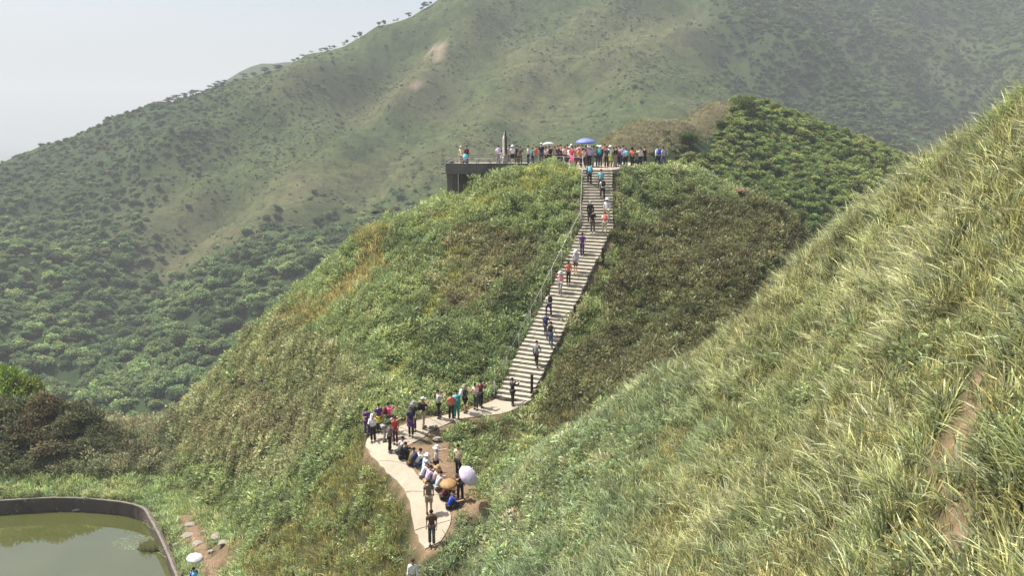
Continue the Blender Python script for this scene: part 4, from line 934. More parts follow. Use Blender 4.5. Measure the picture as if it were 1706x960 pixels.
def pose(lean=0, hipL=(0, 0), hipR=(0, 0), armL=(5, 8, 10), armR=(5, 8, 10), spread=.1, head=0, headyaw=0):
    """joints of a 1.66 m figure facing +Y. hip: (thigh forward, knee bend); arm: (shoulder forward, outward, elbow bend), degrees"""
    J = {}; S = math.sin; C = math.cos; l = R(lean)
    J['pelvis'] = Vector((0, 0, 0)); up = Vector((0, S(l), C(l)))
    J['waist'] = up * .17; J['chest'] = up * .37; J['neck'] = up * .51; hu = Vector((0, S(l * .6 + R(head)), C(l * .6 + R(head))))
    J['head'] = J['neck'] + hu * .1; J['crown'] = J['neck'] + hu * .215; J['nose'] = J['neck'] + hu * .125 + Vector((0, C(l * .6 + R(head)), -S(l * .6 + R(head)))) * .1
    for s, sx, (th, kn), (ap, ao, ae) in (('L', -1, hipL, armL), ('R', 1, hipR, armR)):
        J['hip' + s] = Vector((sx * .085, 0, -.05)); a = R(th); J['knee' + s] = J['hip' + s] + Vector((sx * (spread - .085) * .6, S(a) * .4, -C(a) * .4))
        b = a - R(kn); J['ankle' + s] = J['knee' + s] + Vector((sx * (spread - .085) * .3, S(b) * .39, -C(b) * .39))
        J['toe' + s] = J['ankle' + s] + Vector((sx * .03, .15, -.045)); J['sho' + s] = J['chest'] + up * .075 + Vector((sx * .165, 0, 0))
        p, q = R(ap) + l * .7, R(ao); J['elb' + s] = J['sho' + s] + Vector((sx * S(q), S(p) * C(q), -C(p) * C(q))) * .27
        e = p + R(ae); ins = -.35 if ae > 60 else .05; fd = Vector((sx * ins, S(e), -C(e))).normalized()
        J['wri' + s] = J['elb' + s] + fd * .235; J['hand' + s] = J['elb' + s] + fd * .33; J['thumb' + s] = J['elb' + s] + fd * .275 + Vector((-sx * .045, .02, 0))
    return J
POSES = {
 'stand': pose(2, (3, 3), (-3, 2), (6, 9, 12), (2, 8, 16)),
 'stand_phone': pose(3, (2, 2), (-2, 2), (25, 6, 95), (25, 6, 95), head=22),
 'akimbo': pose(0, (2, 2), (-2, 2), (-12, 35, 70), (5, 8, 14), spread=.13),
 'photo': pose(-2, (4, 3), (-4, 3), (62, 12, 78), (62, 12, 78), spread=.12),
 'reach': pose(4, (4, 3), (-5, 3), (88, 8, 8), (10, 8, 30), spread=.12),
 'walk': pose(5, (24, 8), (-20, 14), (-18, 8, 14), (22, 8, 20)),
 'climb': pose(12, (52, 62), (-8, 5), (-6, 8, 24), (20, 8, 30)),
 'descend': pose(4, (26, 34), (2, 6), (10, 12, 24), (-6, 12, 18), head=14),
 'bend': pose(62, (14, 22), (4, 16), (40, 6, 25), (46, 6, 20)),
 'sit': pose(20, (112, 122), (104, 116), (42, 10, 40), (38, 12, 48), spread=.16, head=8),
 'hold': pose(0, (3, 2), (-3, 2), (5, 8, 14), (52, 8, 92), spread=.11),
 'hug': pose(2, (10, 6), (-10, 6), (5, 10, 14), (28, 62, 18)),
}
EDG = [('pelvis', 'waist'), ('waist', 'chest'), ('chest', 'neck'), ('neck', 'head'), ('head', 'crown'), ('head', 'nose')] + [e for s in 'LR' for e in (('pelvis', 'hip' + s), ('hip' + s, 'knee' + s), ('knee' + s, 'ankle' + s), ('ankle' + s, 'toe' + s), ('chest', 'sho' + s), ('sho' + s, 'elb' + s), ('elb' + s, 'wri' + s), ('wri' + s, 'hand' + s), ('wri' + s, 'thumb' + s))]
RAD = dict(pelvis=(.135, .1), waist=(.115, .085), chest=(.14, .095), neck=(.05, .05), head=(.072, .082), crown=(.062, .07), nose=(.014, .014), hip=(.082, .085), knee=(.055, .057), ankle=(.037, .04), toe=(.038, .028), sho=(.052, .052), elb=(.038, .038), wri=(.027, .027), hand=(.03, .02), thumb=(.012, .012))
TMP = []
def skin_job(J, edges, grow, over={}):
    names = []
    for a, b in edges:
        for k_ in (a, b):
            if k_ not in names: names.append(k_)
    names.sort(key=lambda k_: k_ != 'pelvis')
    me = bpy.data.meshes.new('tmp'); me.from_pydata([tuple(J[k_]) for k_ in names], [(names.index(a), names.index(b)) for a, b in edges], [])
    o = bpy.data.objects.new('tmp', me); COL.objects.link(o); md = o.modifiers.new('s', 'SKIN'); md.use_smooth_shade = True
    for i, k_ in enumerate(names):
        base = over.get(k_) or RAD[k_ if k_ in RAD else k_[:-1]]; sv = me.skin_vertices[0].data[i]; sv.radius = (base[0] + grow, base[1] + grow); sv.use_root = (i == 0)
    sb = o.modifiers.new('b', 'SUBSURF'); sb.levels = 1; sb.render_levels = 1
    TMP.append(o); return o
jobs = {}
def lerp(a, b, t): return a + (b - a) * t
for nm, J in POSES.items():
    J2 = dict(J)
    for s in 'LR':
        J2['slv' + s] = lerp(J['sho' + s], J['elb' + s], .72); J2['cuf' + s] = lerp(J['elb' + s], J['wri' + s], .9); J2['hem' + s] = lerp(J['knee' + s], J['ankle' + s], .93); J2['sht' + s] = lerp(J['hip' + s], J['knee' + s], .88)
    up = (J['waist'] - J['pelvis']).normalized(); J2['tail'] = J['pelvis'] + up * -.02; J2['collar'] = lerp(J['chest'], J['neck'], .62)
    RAD.update(slv=(.052, .052), cuf=(.036, .036), hem=(.062, .064), sht=(.085, .085), tail=(.14, .11), collar=(.062, .058))
    jobs[nm, 'body'] = skin_job(J2, EDG, 0)
    core = [('tail', 'waist'), ('waist', 'chest'), ('chest', 'collar')]
    J2['pelvis_'] = J2['tail']
    jobs[nm, 'shirt'] = skin_job(J2, core + [e for s in 'LR' for e in (('chest', 'sho' + s), ('sho' + s, 'slv' + s))], .022, {'chest': (.14, .1)})
    jobs[nm, 'jacket'] = skin_job(J2, core + [e for s in 'LR' for e in (('chest', 'sho' + s), ('sho' + s, 'elb' + s), ('elb' + s, 'cuf' + s))], .026)
    legs = [e for s in 'LR' for e in (('pelvis', 'hip' + s),)]
    jobs[nm, 'trousers'] = skin_job(J2, legs + [e for s in 'LR' for e in (('hip' + s, 'knee' + s), ('knee' + s, 'hem' + s))], .017)
    jobs[nm, 'shorts'] = skin_job(J2, legs + [e for s in 'LR' for e in (('hip' + s, 'sht' + s),)], .024)
dg = bpy.context.evaluated_depsgraph_get(); dg.update()
PM = {}
for k_, o in jobs.items():
    me = bpy.data.meshes.new_from_object(o.evaluated_get(dg)); me.name = k_[1]; PM[k_] = me
    me.materials.clear(); me.materials.append(SKINS[0])
for o in TMP: d_ = o.data; bpy.data.objects.remove(o); bpy.data.meshes.remove(d_)
FOOT = {nm: min(J['ankleL'].z, J['ankleR'].z) - .085 for nm, J in POSES.items()}
SEAT = {'sit': POSES['sit']['pelvis'].z - .14}
def ellip(n, rx, ry, rz, z0=-1, bump=0):
    bm = bmesh.new(); bmesh.ops.create_icosphere(bm, subdivisions=2, radius=1)
    for v in bm.verts: v.co = Vector((v.co.x * rx, v.co.y * ry, max(v.co.z, z0) * rz))
    me = bpy.data.meshes.new(n); bm.to_mesh(me); bm.free(); me.polygons.foreach_set('use_smooth', np.ones(len(me.polygons), bool)); me.materials.append(SKINS[0]); return me
def from_vf(n, V, Fc, sm=True):
    me = bpy.data.meshes.new(n); me.from_pydata([tuple(v) for v in V], [], [tuple(f) for f in Fc]); me.polygons.foreach_set('use_smooth', np.full(len(me.polygons), sm)); me.materials.append(SKINS[0]); return me
A_HAIR = ellip('hair', .092, .105, .11, -.15); A_LONG = from_vf('hair', *lathe([(.075, -.26), (.088, -.12), (.098, 0), (.09, .07), (.055, .115), (.01, .13)], 12, 1, 1.05))
A_CAP = from_vf('cap', *lathe([(.1, 0), (.102, .03), (.09, .08), (.05, .115), (.005, .125)], 12, 1, 1.08)); A_BRIM = from_vf('brim', [(-.085, .07, .008), (.085, .07, .008), (.06, .19, -.005), (-.06, .19, -.005), (-.085, .07, .02), (.085, .07, .02), (.06, .19, .007), (-.06, .19, .007)], [(3, 2, 1, 0), (4, 5, 6, 7), (0, 1, 5, 4), (1, 2, 6, 5), (2, 3, 7, 6), (3, 0, 4, 7)])
A_HAT = from_vf('sun_hat', *lathe([(.2, -.03), (.205, -.02), (.115, .015), (.108, .06), (.09, .11), (.005, .125)], 14, 1, 1.05))
def pack_mesh():
    bm = box_bm(.3, .17, .44, .06, 0); me = bpy.data.meshes.new('backpack'); bm.to_mesh(me); bm.free(); me.materials.append(SKINS[0]); me.polygons.foreach_set('use_smooth', np.ones(len(me.polygons), bool)); return me
A_PACK = pack_mesh(); A_POCKET = pack_mesh(); A_POCKET.name = 'pocket'
for v in A_POCKET.vertices: v.co = Vector((v.co.x * .75, v.co.y * .5, v.co.z * .45))
A_SHOE = ellip('shoe', .05, .13, .065, -.55)
A_SKIRT = from_vf('skirt', *lathe([(.24, -.42), (.235, -.4), (.19, -.15), (.155, .04), (.14, .06)], 14, 1, .8))
def add_part(par, me, col, loc=(0, 0, 0), rot=(0, 0, 0), sc=(1, 1, 1), name=None, mat=None):
    o = bpy.data.objects.new(name or me.name.split('.')[0], me); COL.objects.link(o); o.parent = par; o.location = loc; o.rotation_euler = rot; o.scale = sc
    o.material_slots[0].link = 'OBJECT'; o.material_slots[0].material = mat or cloth(col); return o
NP = [0]; LABELS = {}
HEADW = dict(hair='', long='with long dark hair', brown='with brown hair')
def person(loc, ps, face, top, bottom, head='hair', bag=None, wrap=None, doing='', group='', hgt=1.0, shoe='dark_grey', label=None):
    """top: 'white shirt'; bottom: 'black trousers'; head: hair/long/brown or 'white cap'/'white hat'"""
    J = POSES[ps]; i = NP[0]; NP[0] += 1; sk = SKINS[i % 3]
    zoff = -(SEAT[ps] if ps in SEAT else FOOT[ps])
    b = bpy.data.objects.new('person', PM[ps, 'body']); COL.objects.link(b); b.material_slots[0].link = 'OBJECT'; b.material_slots[0].material = sk
    b.location = Vector(loc) + Vector((0, 0, zoff * hgt)); b.rotation_euler = (0, 0, R(face)); b.scale = (hgt, hgt, hgt)
    tc, tk = top.rsplit(' ', 1); tc_ = tc.replace(' ', '_').replace('-', '_'); bc, bk = bottom.rsplit(' ', 1); bc_ = bc.replace(' ', '_').replace('-', '_')
    add_part(b, PM[ps, 'jacket' if tk == 'jacket' else 'shirt'], tc_)
    if bk == 'skirt' or bk == 'dress': add_part(b, A_SKIRT, bc_, J['pelvis'], name='skirt')
    else: add_part(b, PM[ps, 'shorts' if bk == 'shorts' else 'trousers'], bc_)
    for s in 'LR':
        a = J['ankle' + s]; add_part(b, A_SHOE, shoe, a + Vector((0, .055, -.05)))
    hx = (J['crown'] - J['head']); tilt = math.atan2(-hx.y, hx.z)
    hp = lerp(J['head'], J['crown'], .62); hr_ = (tilt, 0, 0)
    if head in ('hair', 'long', 'brown'):
        add_part(b, A_LONG if head == 'long' else A_HAIR, 'brown_hair' if head == 'brown' else 'hair', hp + Vector((0, -.012, .012)), hr_)
    else:
        hc, hk = head.rsplit(' ', 1); hc_ = hc.replace(' ', '_').replace('-', '_'); add_part(b, A_HAIR, 'hair', hp + Vector((0, -.018, -.012)), hr_)
        if hk == 'cap': c_ = add_part(b, A_CAP, hc_, hp + Vector((0, 0, .012)), hr_); add_part(c_, A_BRIM, hc_)
        else: add_part(b, A_HAT, hc_, hp + Vector((0, 0, .02)), hr_)
    if bag:
        u = (J['chest'] - J['pelvis']).normalized(); bk_ = Vector((0, -u.z, u.y)); ang = math.atan2(-u.y, u.z)
        p_ = add_part(b, A_PACK, bag.replace(' ', '_').replace('-', '_'), lerp(J['waist'], J['chest'], .75) + bk_ * .2, (ang, 0, 0)); add_part(p_, A_POCKET, bag.replace(' ', '_').replace('-', '_'), (0, -.1, -.08))
    if wrap: add_part(b, A_SKIRT, wrap, J['pelvis'] + Vector((0, -.01, .02)), (0, 0, 0), (1.02, 1.06, .75), 'tied_jacket')
    if not label:
        w = ['person in', top, 'and', bottom]
        if head not in HEADW: w.append('with ' + head)
        elif HEADW[head]: w.append(HEADW[head])
        if bag: w.append(('and ' if head not in ('hair',) else 'with ') + bag + ' backpack')
        if wrap: w.append('with ' + wrap + ' jacket tied at waist')
        label = ' '.join(w + [doing])
        if len(label.replace('_', ' ').split()) > 16: label = ' '.join(w[:2] + w[4:] + [doing])
    label = ' '.join(label.replace('_', ' ').split()); LABELS.setdefault(label, []).append(b)
    if len(label.split()) > 16: print('LONG LABEL', label)
    tag(b, label, 'person', group); return b
def umbrella(loc, rad, tilt, az, col, label, col2=None):
    r_ = empty('umbrella', loc); r_.rotation_euler = (R(tilt), 0, R(az)); tag(r_, label, 'umbrella', None)
    V = []; Fc = []; n = 8; m_ = 5; sub = 3
    V.append((0, 0, .88)); tot = n * sub
    for i in range(1, m_ + 1):
        s = i / m_
        for k_ in range(tot):
            a = 2 * math.pi * k_ / tot; f = (k_ % sub) / sub; sag = math.sin(math.pi * f); rr = rad * math.sin(s * 1.25) / math.sin(1.25) * (1 - .05 * sag * s); z = .88 - rad * .42 * s ** 1.9 - .02 * sag * s
            V.append((rr * math.cos(a), rr * math.sin(a), z))
    for k_ in range(tot): Fc.append((0, 1 + k_, 1 + (k_ + 1) % tot))
    for i in range(m_ - 1):
        for k_ in range(tot): a = 1 + i * tot; Fc.append((a + k_, a + tot + k_, a + tot + (k_ + 1) % tot, a + (k_ + 1) % tot))
    m, t, o = new_mat('umbrella_' + col); cc = COLS[col]; b = t.nodes.new('ShaderNodeBsdfPrincipled'); b.inputs['Roughness'].default_value = .6
    cn = ramp(t, noise(t, 5, 3, .5), [(.3, tuple(x * .92 for x in cc)), (.7, tuple(min(.9, x * 1.06) for x in cc))]); L(t, cn, b.inputs['Base Color']); q = t.nodes.new('ShaderNodeBsdfTranslucent'); L(t, cn, q.inputs[0]); x = t.nodes.new('ShaderNodeMixShader'); x.inputs[0].default_value = .25
    L(t, b.outputs[0], x.inputs[1]); L(t, q.outputs[0], x.inputs[2]); L(t, x.outputs[0], o.inputs[0])
    cv = mesh_obj('canopy', V, Fc, m, r_, True); md = cv.modifiers.new('thick', 'SOLIDIFY'); md.thickness = .004
    mesh_obj('shaft', *tube([(0, 0, -.02), (0, 0, .93)], .008, 6), M_STEEL, r_, True); mesh_obj('handle', *tube([(0, 0, -.14), (0, 0, .0)], .016, 6), M_DARKPOST, r_, True)
    for k_ in range(n):
        a = 2 * math.pi * k_ / n; mesh_obj('rib', *tube([(.01 * math.cos(a), .01 * math.sin(a), .86), (rad * .55 * math.cos(a), rad * .55 * math.sin(a), .88 - rad * .42 * .3 - .02), (rad * .97 * math.cos(a), rad * .97 * math.sin(a), .88 - rad * .42 - .012)], .005, 4), M_STEEL, r_, True)
    return r_
def hand_world(b, s):
    J = POSES_OF[b.name]; return b.matrix_basis @ (J['hand' + s])
POSES_OF = {}
def gpt(px, py): q = ground(px, py); return q + np.array([0, 0, .05])
def plane(px, d, z=zL): q = at(px, 280, d); return np.array([q[0], q[1], z])
G1 = 'people on the stairs'; G2 = 'people on the concrete path'; G3 = 'people crowding the hilltop landing'; G4 = 'people on the observation deck'; G5 = 'people sitting along the path edge'
A, D = 0, 180
for a in [
 (982, 308, 'climb', 0, 'navy jacket', 'black trousers', 'hair', 'cyan', 'climbing the topmost steps'),
 (1001, 317, 'climb', 0, 'cyan shirt', 'black trousers', 'red cap', None, 'climbing near the stair top'),
 (1004, 334, 'climb', 5, 'white shirt', 'black trousers', 'hair', 'black', 'climbing the upper flight'),
 (983, 371, 'descend', 175, 'black jacket', 'black trousers', 'grey cap', None, 'descending by the handrail bend'),
 (1011, 368, 'climb', -5, 'white jacket', 'beige trousers', 'white hat', None, 'climbing the upper flight'),
 (987, 389, 'descend', 182, 'black shirt', 'dark-grey trousers', 'hair', None, 'descending at the bend of the stairs'),
 (1007, 390, 'climb', 0, 'white shirt', 'beige trousers', 'brown', 'coral', 'climbing at the stair bend'),
 (970, 424, 'descend', 165, 'purple shirt', 'navy trousers', 'hair', None, 'descending beside handrail'),
 (959, 457, 'descend', 160, 'silver jacket', 'dark-grey shorts', 'white hat', None, 'descending in the middle of the stairs'),
 (947, 475, 'descend', 170, 'coral shirt', 'black trousers', 'hair', None, 'descending in the middle of the stairs'),
 (934, 489, 'descend', 150, 'pink shirt', 'grey trousers', 'white hat', None, 'descending beside the handrail'),
 (915, 528, 'climb', 20, 'white shirt', 'navy trousers', 'hair', 'black', 'leaning on the handrail'),
 (909, 564, 'climb', -10, 'dark-grey shirt', 'dark-grey trousers', 'hair', 'navy', 'climbing the lower stairs'),
 (917, 581, 'climb', -10, 'silver shirt', 'jeans trousers', 'hair', 'black', 'climbing the lower stairs'),
 (893, 612, 'climb', -15, 'grey jacket', 'black trousers', 'hair', None, 'climbing the lower stairs')]:
    q = on_stairs(a[0], a[1]); person(q, *a[2:8], None, a[8], G1, random.uniform(.96, 1.03), 'beige' if a[0] in (987, 959) else 'dark_grey')
for a in [
 (854, 677, 'photo', -60, 'black jacket', 'black trousers', 'hair', None, None, 'taking a photo at the stair foot', 1.03),
 (793, 684, 'stand_phone', 150, 'pale-pink shirt', 'dark-grey trousers', 'hair', None, None, 'near the foot of the stairs', 1),
 (801, 680, 'photo', -40, 'maroon jacket', 'black trousers', 'hair', None, None, 'beside the foot of the stairs', 1),
 (775, 689, 'photo', -75, 'dark-grey shirt', 'black shorts', 'khaki hat', 'white', None, 'taking a photo', 1.02),
 (761, 699, 'stand', 25, 'light-blue shirt', 'teal trousers', 'hair', 'teal', None, 'on the path', 1.02),
 (752, 702, 'stand', 10, 'coral shirt', 'black trousers', 'hair', None, None, 'beside teal backpack wearer', .97),
 (731, 698, 'photo', -70, 'silver shirt', 'black trousers', 'hair', None, None, 'taking a photo on the path verge', 1.02),
 (706, 715, 'photo', -65, 'black shirt', 'beige trousers', 'white cap', 'black', None, 'taking a photo', 1.08),
 (690, 719, 'stand', 150, 'black shirt', 'dark-grey trousers', 'grey hat', None, None, 'on the path bend', 1),
 (685, 729, 'stand', 170, 'navy shirt', 'black trousers', 'dark-grey hat', None, 'purple', 'on the path', 1.02),
 (649, 721, 'photo', -70, 'hot-pink shirt', 'dark-grey trousers', 'hair', 'maroon', None, 'at the path corner', 1.02),
 (632, 722, 'stand', 10, 'purple shirt', 'navy trousers', 'hair', None, 'yellow', 'at the path corner', 1),
 (612, 727, 'stand_phone', 200, 'purple shirt', 'purple trousers', 'hair', None, None, 'on the outer corner of the path', .98),
 (622, 739, 'stand_phone', 175, 'white jacket', 'black trousers', 'white cap', None, None, 'at the path corner', 1),
 (640, 737, 'bend', -60, 'dark-green shirt', 'grey trousers', 'hair', None, None, 'bending over at the path corner', 1.02),
 (650, 755, 'stand', -80, 'grey-brown jacket', 'black trousers', 'hair', None, None, 'standing sideways on the path', 1.0),
 (659, 742, 'stand', 170, 'red shirt', 'maroon trousers', 'brown', None, None, 'behind the seated group on the path', .95),
 (727, 797, 'reach', -80, 'silver shirt', 'black trousers', 'white hat', None, None, 'standing on the bare earth', 1),
 (764, 796, 'stand', 160, 'cream shirt', 'black trousers', 'hair', None, None, 'standing on the bare earth', 1.04),
 (715, 859, 'stand', 5, 'grey-brown shirt', 'khaki shorts', 'dark-grey cap', None, None, 'walking up the path', 1.08),
 (720, 911, 'descend', 178, 'brown shirt', 'dark-grey trousers', 'hair', None, None, 'walking down the path with head bowed', 1.08),
 (689, 992, 'stand', 175, 'white jacket', 'grey trousers', 'brown', None, None, 'on the lowest visible stretch of path', 1.0)]:
    q = gpt(a[0], a[1]); person(q, *a[2:10], G2, a[10], 'white' if a[0] in (752, 764) else 'dark_grey')
for a in [
 (665, 757, 'sit', -60, 'white shirt', 'navy trousers', 'hair', None, 'sitting at the upper end of the path edge'),
 (669, 766, 'sit', -70, 'black jacket', 'black trousers', 'hair', 'dark_grey', 'crouching on the path edge'),
 (683, 776, 'sit', -60, 'olive jacket', 'brown trousers', 'hair', None, 'sitting on the path edge'),
 (694, 777, 'sit', -70, 'white shirt', 'jeans trousers', 'hair', 'navy', 'sitting on the path edge'),
 (706, 787, 'sit', -50, 'light-blue shirt', 'navy trousers', 'white hat', None, 'sitting on the path edge'),
 (703, 797, 'sit', -80, 'white shirt', 'grey trousers', 'white cap', None, 'sitting on the path edge'),
 (711, 806, 'sit', -60, 'lilac shirt', 'tan trousers', 'brown', None, 'sitting on the path edge'),
 (722, 806, 'sit', -90, 'pale-pink shirt', 'jeans trousers', 'tan hat', None, 'sitting on the path edge'),
 (728, 816, 'sit', -60, 'silver shirt', 'grey trousers', 'hair', None, 'sitting beside the orange umbrella'),
 (738, 833, 'sit', -70, 'maroon jacket', 'black trousers', 'hair', None, 'sitting under the orange umbrella'),
 (748, 849, 'sit', -75, 'royal-blue shirt', 'black trousers', 'hair', None, 'sitting at the lower end of the path edge')]:
    q = gpt(a[0], a[1]); person(q, *a[2:8], None, a[8], G5, 1.03)
q = gpt(767, 837); pb = person(q, 'hold', -160, 'black shirt', 'black trousers', 'long', None, None, 'holding the lavender umbrella', G2, 1.0)
def umb_at(b, ps, rad, tilt, az, col, label):
    h_ = b.matrix_basis @ POSES[ps]['handR']; bpy.context.view_layer.update(); h_ = b.matrix_world @ POSES[ps]['handR']; return umbrella(h_, rad, tilt, az, col, label)
COLS.update(lavender=(.74, .66, .8), amber=(.42, .24, .09), sky_blue=(.2, .25, .62))
bpy.context.view_layer.update()
u_ = umb_at(pb, 'hold', .55, 48, 55, 'lavender', 'pale lavender umbrella tilted in the hand of person in black'); u_.location.z -= .25
q = gpt(746, 838); umbrella((q[0] + .05, q[1] + .1, q[2] + .28), .46, 12, 0, 'amber', 'amber orange umbrella sheltering a person seated on the path edge')
bg_ = empty('bag', tuple(gpt(759, 846))); tag(bg_, 'dark backpack lying on the ground beside person in royal blue shirt', 'backpack')
for me_, lo in ((A_PACK, (0, 0, .13)), (A_POCKET, (0, .02, .24))): x_ = add_part(bg_, me_, 'navy', lo, (R(80), 0, .5), name='sack' if me_ is A_PACK else 'pocket')
pq = gpt(326, 992); pb = person(pq, 'hold', 30, 'blue jacket', 'black trousers', 'hair', 'cyan', None, 'holding white umbrella beside the pond', 'people by the pond', 1.0)
bpy.context.view_layer.update(); umb_at(pb, 'hold', .5, 12, 60, 'white', 'white umbrella held by the person beside the pond')
# hilltop crowd: (column in the photo, distance, ...)
CROWD = [
 (866, 75.0, 'akimbo', 160, 'olive shirt', 'brown trousers', 'hair', None, 'on the deck by the railing', 1), (879, 74.6, 'stand', 120, 'white shirt', 'navy trousers', 'hair', None, 'leaning by the deck railing', 1),
 (887, 75.2, 'stand', 0, 'grey shirt', 'navy trousers', 'hair', 'teal', 'by the deck end', .93), (892, 74.4, 'stand', 170, 'coral shirt', 'grey trousers', 'brown', None, 'by the deck end', .95),
 (902, 73.2, 'stand', 0, 'navy shirt', 'dark-grey trousers', 'white cap', None, 'left of the white umbrella', 1.08), (909, 74.5, 'reach', 120, 'pale-pink shirt', 'black trousers', 'hair', None, 'left of the white umbrella', .97),
 (915, 73.4, 'hold', 20, 'white shirt', 'black trousers', 'hair', 'black', 'under the white umbrella', 1.0), (923, 74.6, 'stand', 180, 'silver shirt', 'khaki trousers', 'hair', None, 'right of the white umbrella', .98),
 (929, 73.0, 'stand', 10, 'dark-grey shirt', 'black trousers', 'brown', None, 'behind the handrail on the landing', 1.02), (935, 74.4, 'photo', 200, 'maroon shirt', 'dark-grey trousers', 'hair', None, 'behind the handrail on the landing', 1.0),
 (940, 73.0, 'stand_phone', 170, 'pale-pink shirt', 'maroon trousers', 'brown', None, 'behind the handrail on the landing', .97), (948, 71.4, 'walk', 200, 'white jacket', 'black trousers', 'white cap', None, 'at the handrail corner', 1.0),
 (954, 71.0, 'stand', 170, 'red shirt', 'hot-pink skirt', 'hair', None, 'at the handrail corner', .98), (959, 73.5, 'stand', 160, 'grey shirt', 'dark-grey trousers', 'hair', None, 'behind person in red', 1.02),
 (965, 69.9, 'walk', 195, 'orange shirt', 'maroon trousers', 'pink cap', None, 'at the stair top', 1.0), (972, 70.3, 'walk', 170, 'pale-pink shirt', 'black trousers', 'hair', None, 'at the stair top', 1.0),
 (975, 72.2, 'hold', 180, 'coral shirt', 'dark-grey trousers', 'hair', None, 'holding the blue umbrella', 1.02), (981, 70.9, 'stand', 5, 'lilac shirt', 'black trousers', 'white hat', None, 'on the landing', 1.0),
 (988, 71.3, 'reach', -60, 'silver shirt', 'grey trousers', 'brown', None, 'on the landing', 1.06), (993, 70.9, 'stand', -70, 'grey shirt', 'dark-grey trousers', 'hair', None, 'in the middle of the landing', .98),
 (1000, 71.0, 'stand', 0, 'navy jacket', 'navy trousers', 'white hat', 'teal', 'in the middle of the landing', 1.06), (1011, 69.3, 'stand', 170, 'dark-grey shirt', 'black trousers', 'hair', None, 'standing at the head of the stairs', 1.0),
 (1016, 71.5, 'stand', 10, 'white shirt', 'lime skirt', 'white hat', None, 'behind the notice board', 1.03), (1021, 72.0, 'photo', 10, 'black shirt', 'black trousers', 'hair', None, 'behind the notice board', 1.03),
 (1027, 71.6, 'photo', -60, 'dark-green shirt', 'black trousers', 'brown', None, 'taking a photo behind the notice board', 1.06), (1032, 72.2, 'stand', 180, 'magenta shirt', 'navy trousers', 'hair', None, 'right of the notice board', 1.02),
 (1037, 71.3, 'photo', 0, 'light-blue shirt', 'navy trousers', 'hair', None, 'right of the notice board', 1.03), (1042, 70.8, 'stand', 0, 'silver shirt', 'black trousers', 'hair', 'cyan', 'right of the notice board', .98),
 (1053, 70.2, 'stand_phone', 150, 'coral jacket', 'black trousers', 'long', None, 'on the right of the landing', 1.0), (1065, 69.9, 'photo', 0, 'white shirt', 'navy trousers', 'hair', None, 'taking a photo beside the tablet', 1.0),
 (1073, 70.9, 'stand', 20, 'black shirt', 'black dress', 'hair', None, 'beside the pale tablet', 1.03), (1096, 71.4, 'walk', 10, 'white jacket', 'navy trousers', 'hair', 'blue', 'walking off along the hilltop path', 1.07),
 (1104, 71.6, 'walk', 20, 'lilac shirt', 'jeans trousers', 'hair', None, 'walking arm in arm on the hilltop path', .98),
 # back rows
 (931, 76.5, 'stand', 180, 'white shirt', 'grey trousers', 'red cap', None, 'in the back of the crowd', 1.0), (944, 76.0, 'stand', 170, 'red shirt', 'grey trousers', 'hair', None, 'in the back of the crowd', 1.0),
 (952, 75.6, 'stand', 190, 'teal shirt', 'dark-grey trousers', 'white cap', None, 'in the back of the crowd', 1.0), (963, 75.0, 'photo', 180, 'pink shirt', 'grey trousers', 'hair', None, 'in the back of the crowd', 1.0),
 (969, 76.2, 'stand', 175, 'black shirt', 'grey trousers', 'brown', None, 'in the back of the crowd', 1.03), (984, 75.0, 'stand', 180, 'maroon shirt', 'grey trousers', 'hair', None, 'in the back of the crowd', 1.03),
 (996, 75.6, 'stand', 160, 'navy shirt', 'khaki trousers', 'white hat', None, 'in the back of the crowd', 1.02), (1006, 75.2, 'stand', 185, 'coral shirt', 'khaki trousers', 'hair', None, 'in the back of the crowd', 1.03),
 (1013, 76.0, 'stand', 180, 'grey shirt', 'black trousers', 'brown', None, 'in the back of the crowd', 1.02), (1030, 75.8, 'stand', 180, 'brown shirt', 'black trousers', 'hair', None, 'in the back of the crowd', 1.02),
 (919, 76.8, 'stand', 180, 'maroon shirt', 'black trousers', 'hair', None, 'in the back of the crowd', .98), (978, 73.2, 'stand', 10, 'pink shirt', 'black trousers', 'white cap', None, 'near the blue umbrella', 1.0)]
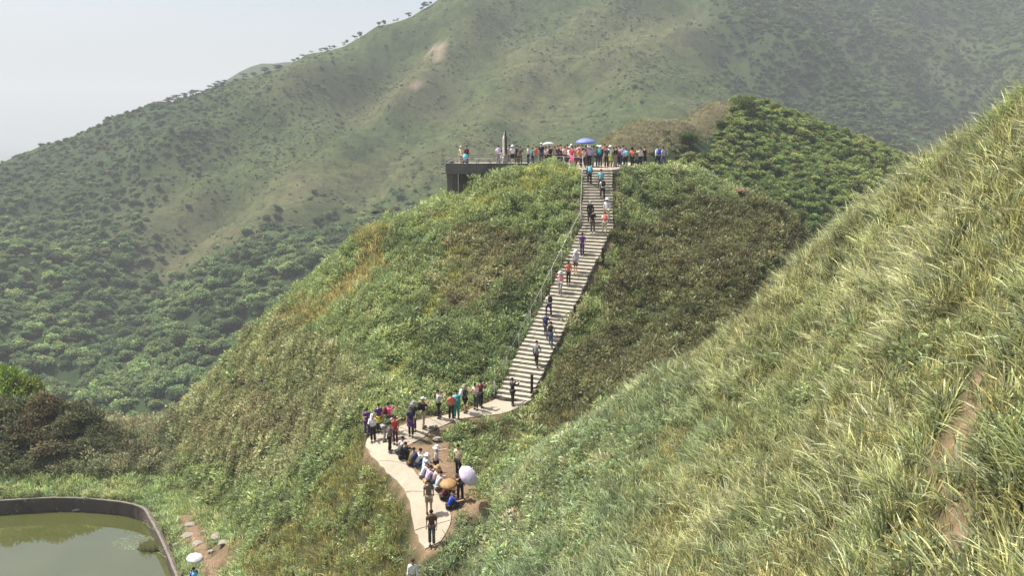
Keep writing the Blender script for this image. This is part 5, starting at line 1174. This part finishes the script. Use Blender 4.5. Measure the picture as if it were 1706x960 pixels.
for (px_, d_, ps, fa, tp, bt, hd_, bg2, doing, hh) in CROWD:
    jit = random.Random(int(px_ * 7)); b = person(plane(px_ + jit.uniform(-1, 1), d_ + jit.uniform(-.35, .35)), ps, fa + jit.uniform(-35, 35) * (ps != 'hold'), tp, bt, hd_, bg2, None, doing, G4 if px_ < 895 else G3, hh * jit.uniform(.93, 1.06), 'dark_grey')
    if ps == 'hold':
        bpy.context.view_layer.update()
        if px_ == 975: umb_at(b, ps, .85, 4, 0, 'sky_blue', 'large blue umbrella raised above the crowd on the landing')
        else: u_ = umb_at(b, ps, .62, 14, 180, 'white', 'white umbrella among the crowd on the hilltop'); u_.location.z -= .3
# on the deck
for (px_, d_, ps, fa, tp, bt, hd_, bg2, doing, hh, dz) in [
 (769, 74.6, 'stand', 150, 'cream shirt', 'khaki trousers', 'beige hat', None, 'at the deck corner', .98, 0), (778, 74.4, 'stand', 150, 'maroon jacket', 'black trousers', 'hair', None, 'at the deck corner', 1.0, 0),
 (775, 73.75, 'sit', 0, 'light-blue shirt', 'navy trousers', 'hair', 'cyan', 'perched on the deck edge', 1.0, .28), (830, 75.0, 'stand', 10, 'white shirt', 'grey trousers', 'hair', 'lilac', 'beside the statue', 1.0, 0),
 (836, 75.6, 'sit', 180, 'white jacket', 'white trousers', 'hair', None, 'sitting at the statue base', 1.0, .4), (848, 76.6, 'stand', 170, 'silver shirt', 'grey trousers', 'hair', None, 'behind the statue', 1.0, 0),
 (854, 74.6, 'stand', 10, 'white shirt', 'black shorts', 'white hat', None, 'beside the statue', 1.02, 0), (861, 76.0, 'stand', 190, 'navy shirt', 'black trousers', 'hair', None, 'behind the deck railing', .98, 0)]:
    person(plane(px_, d_, zL + dz), ps, fa, tp, bt, hd_, bg2, None, doing, G4, hh)
bm = box_bm(1.7, .35, .07, .015, .42); q = plane(806, 77.5); bn_ = empty('bench', tuple(q)); tag(bn_, 'pale bench on the observation deck behind the railing', 'bench'); bm_obj('seat', bm, M_WHITE, bn_)
for s_ in (-1, 1): g = bm_obj('leg', box_bm(.1, .3, .4, .01), M_DECKF, bn_); g.location = (s_ * .65, 0, 0)
for lab, bs in LABELS.items():
    if len(bs) > 1: print('DUP', lab, len(bs))
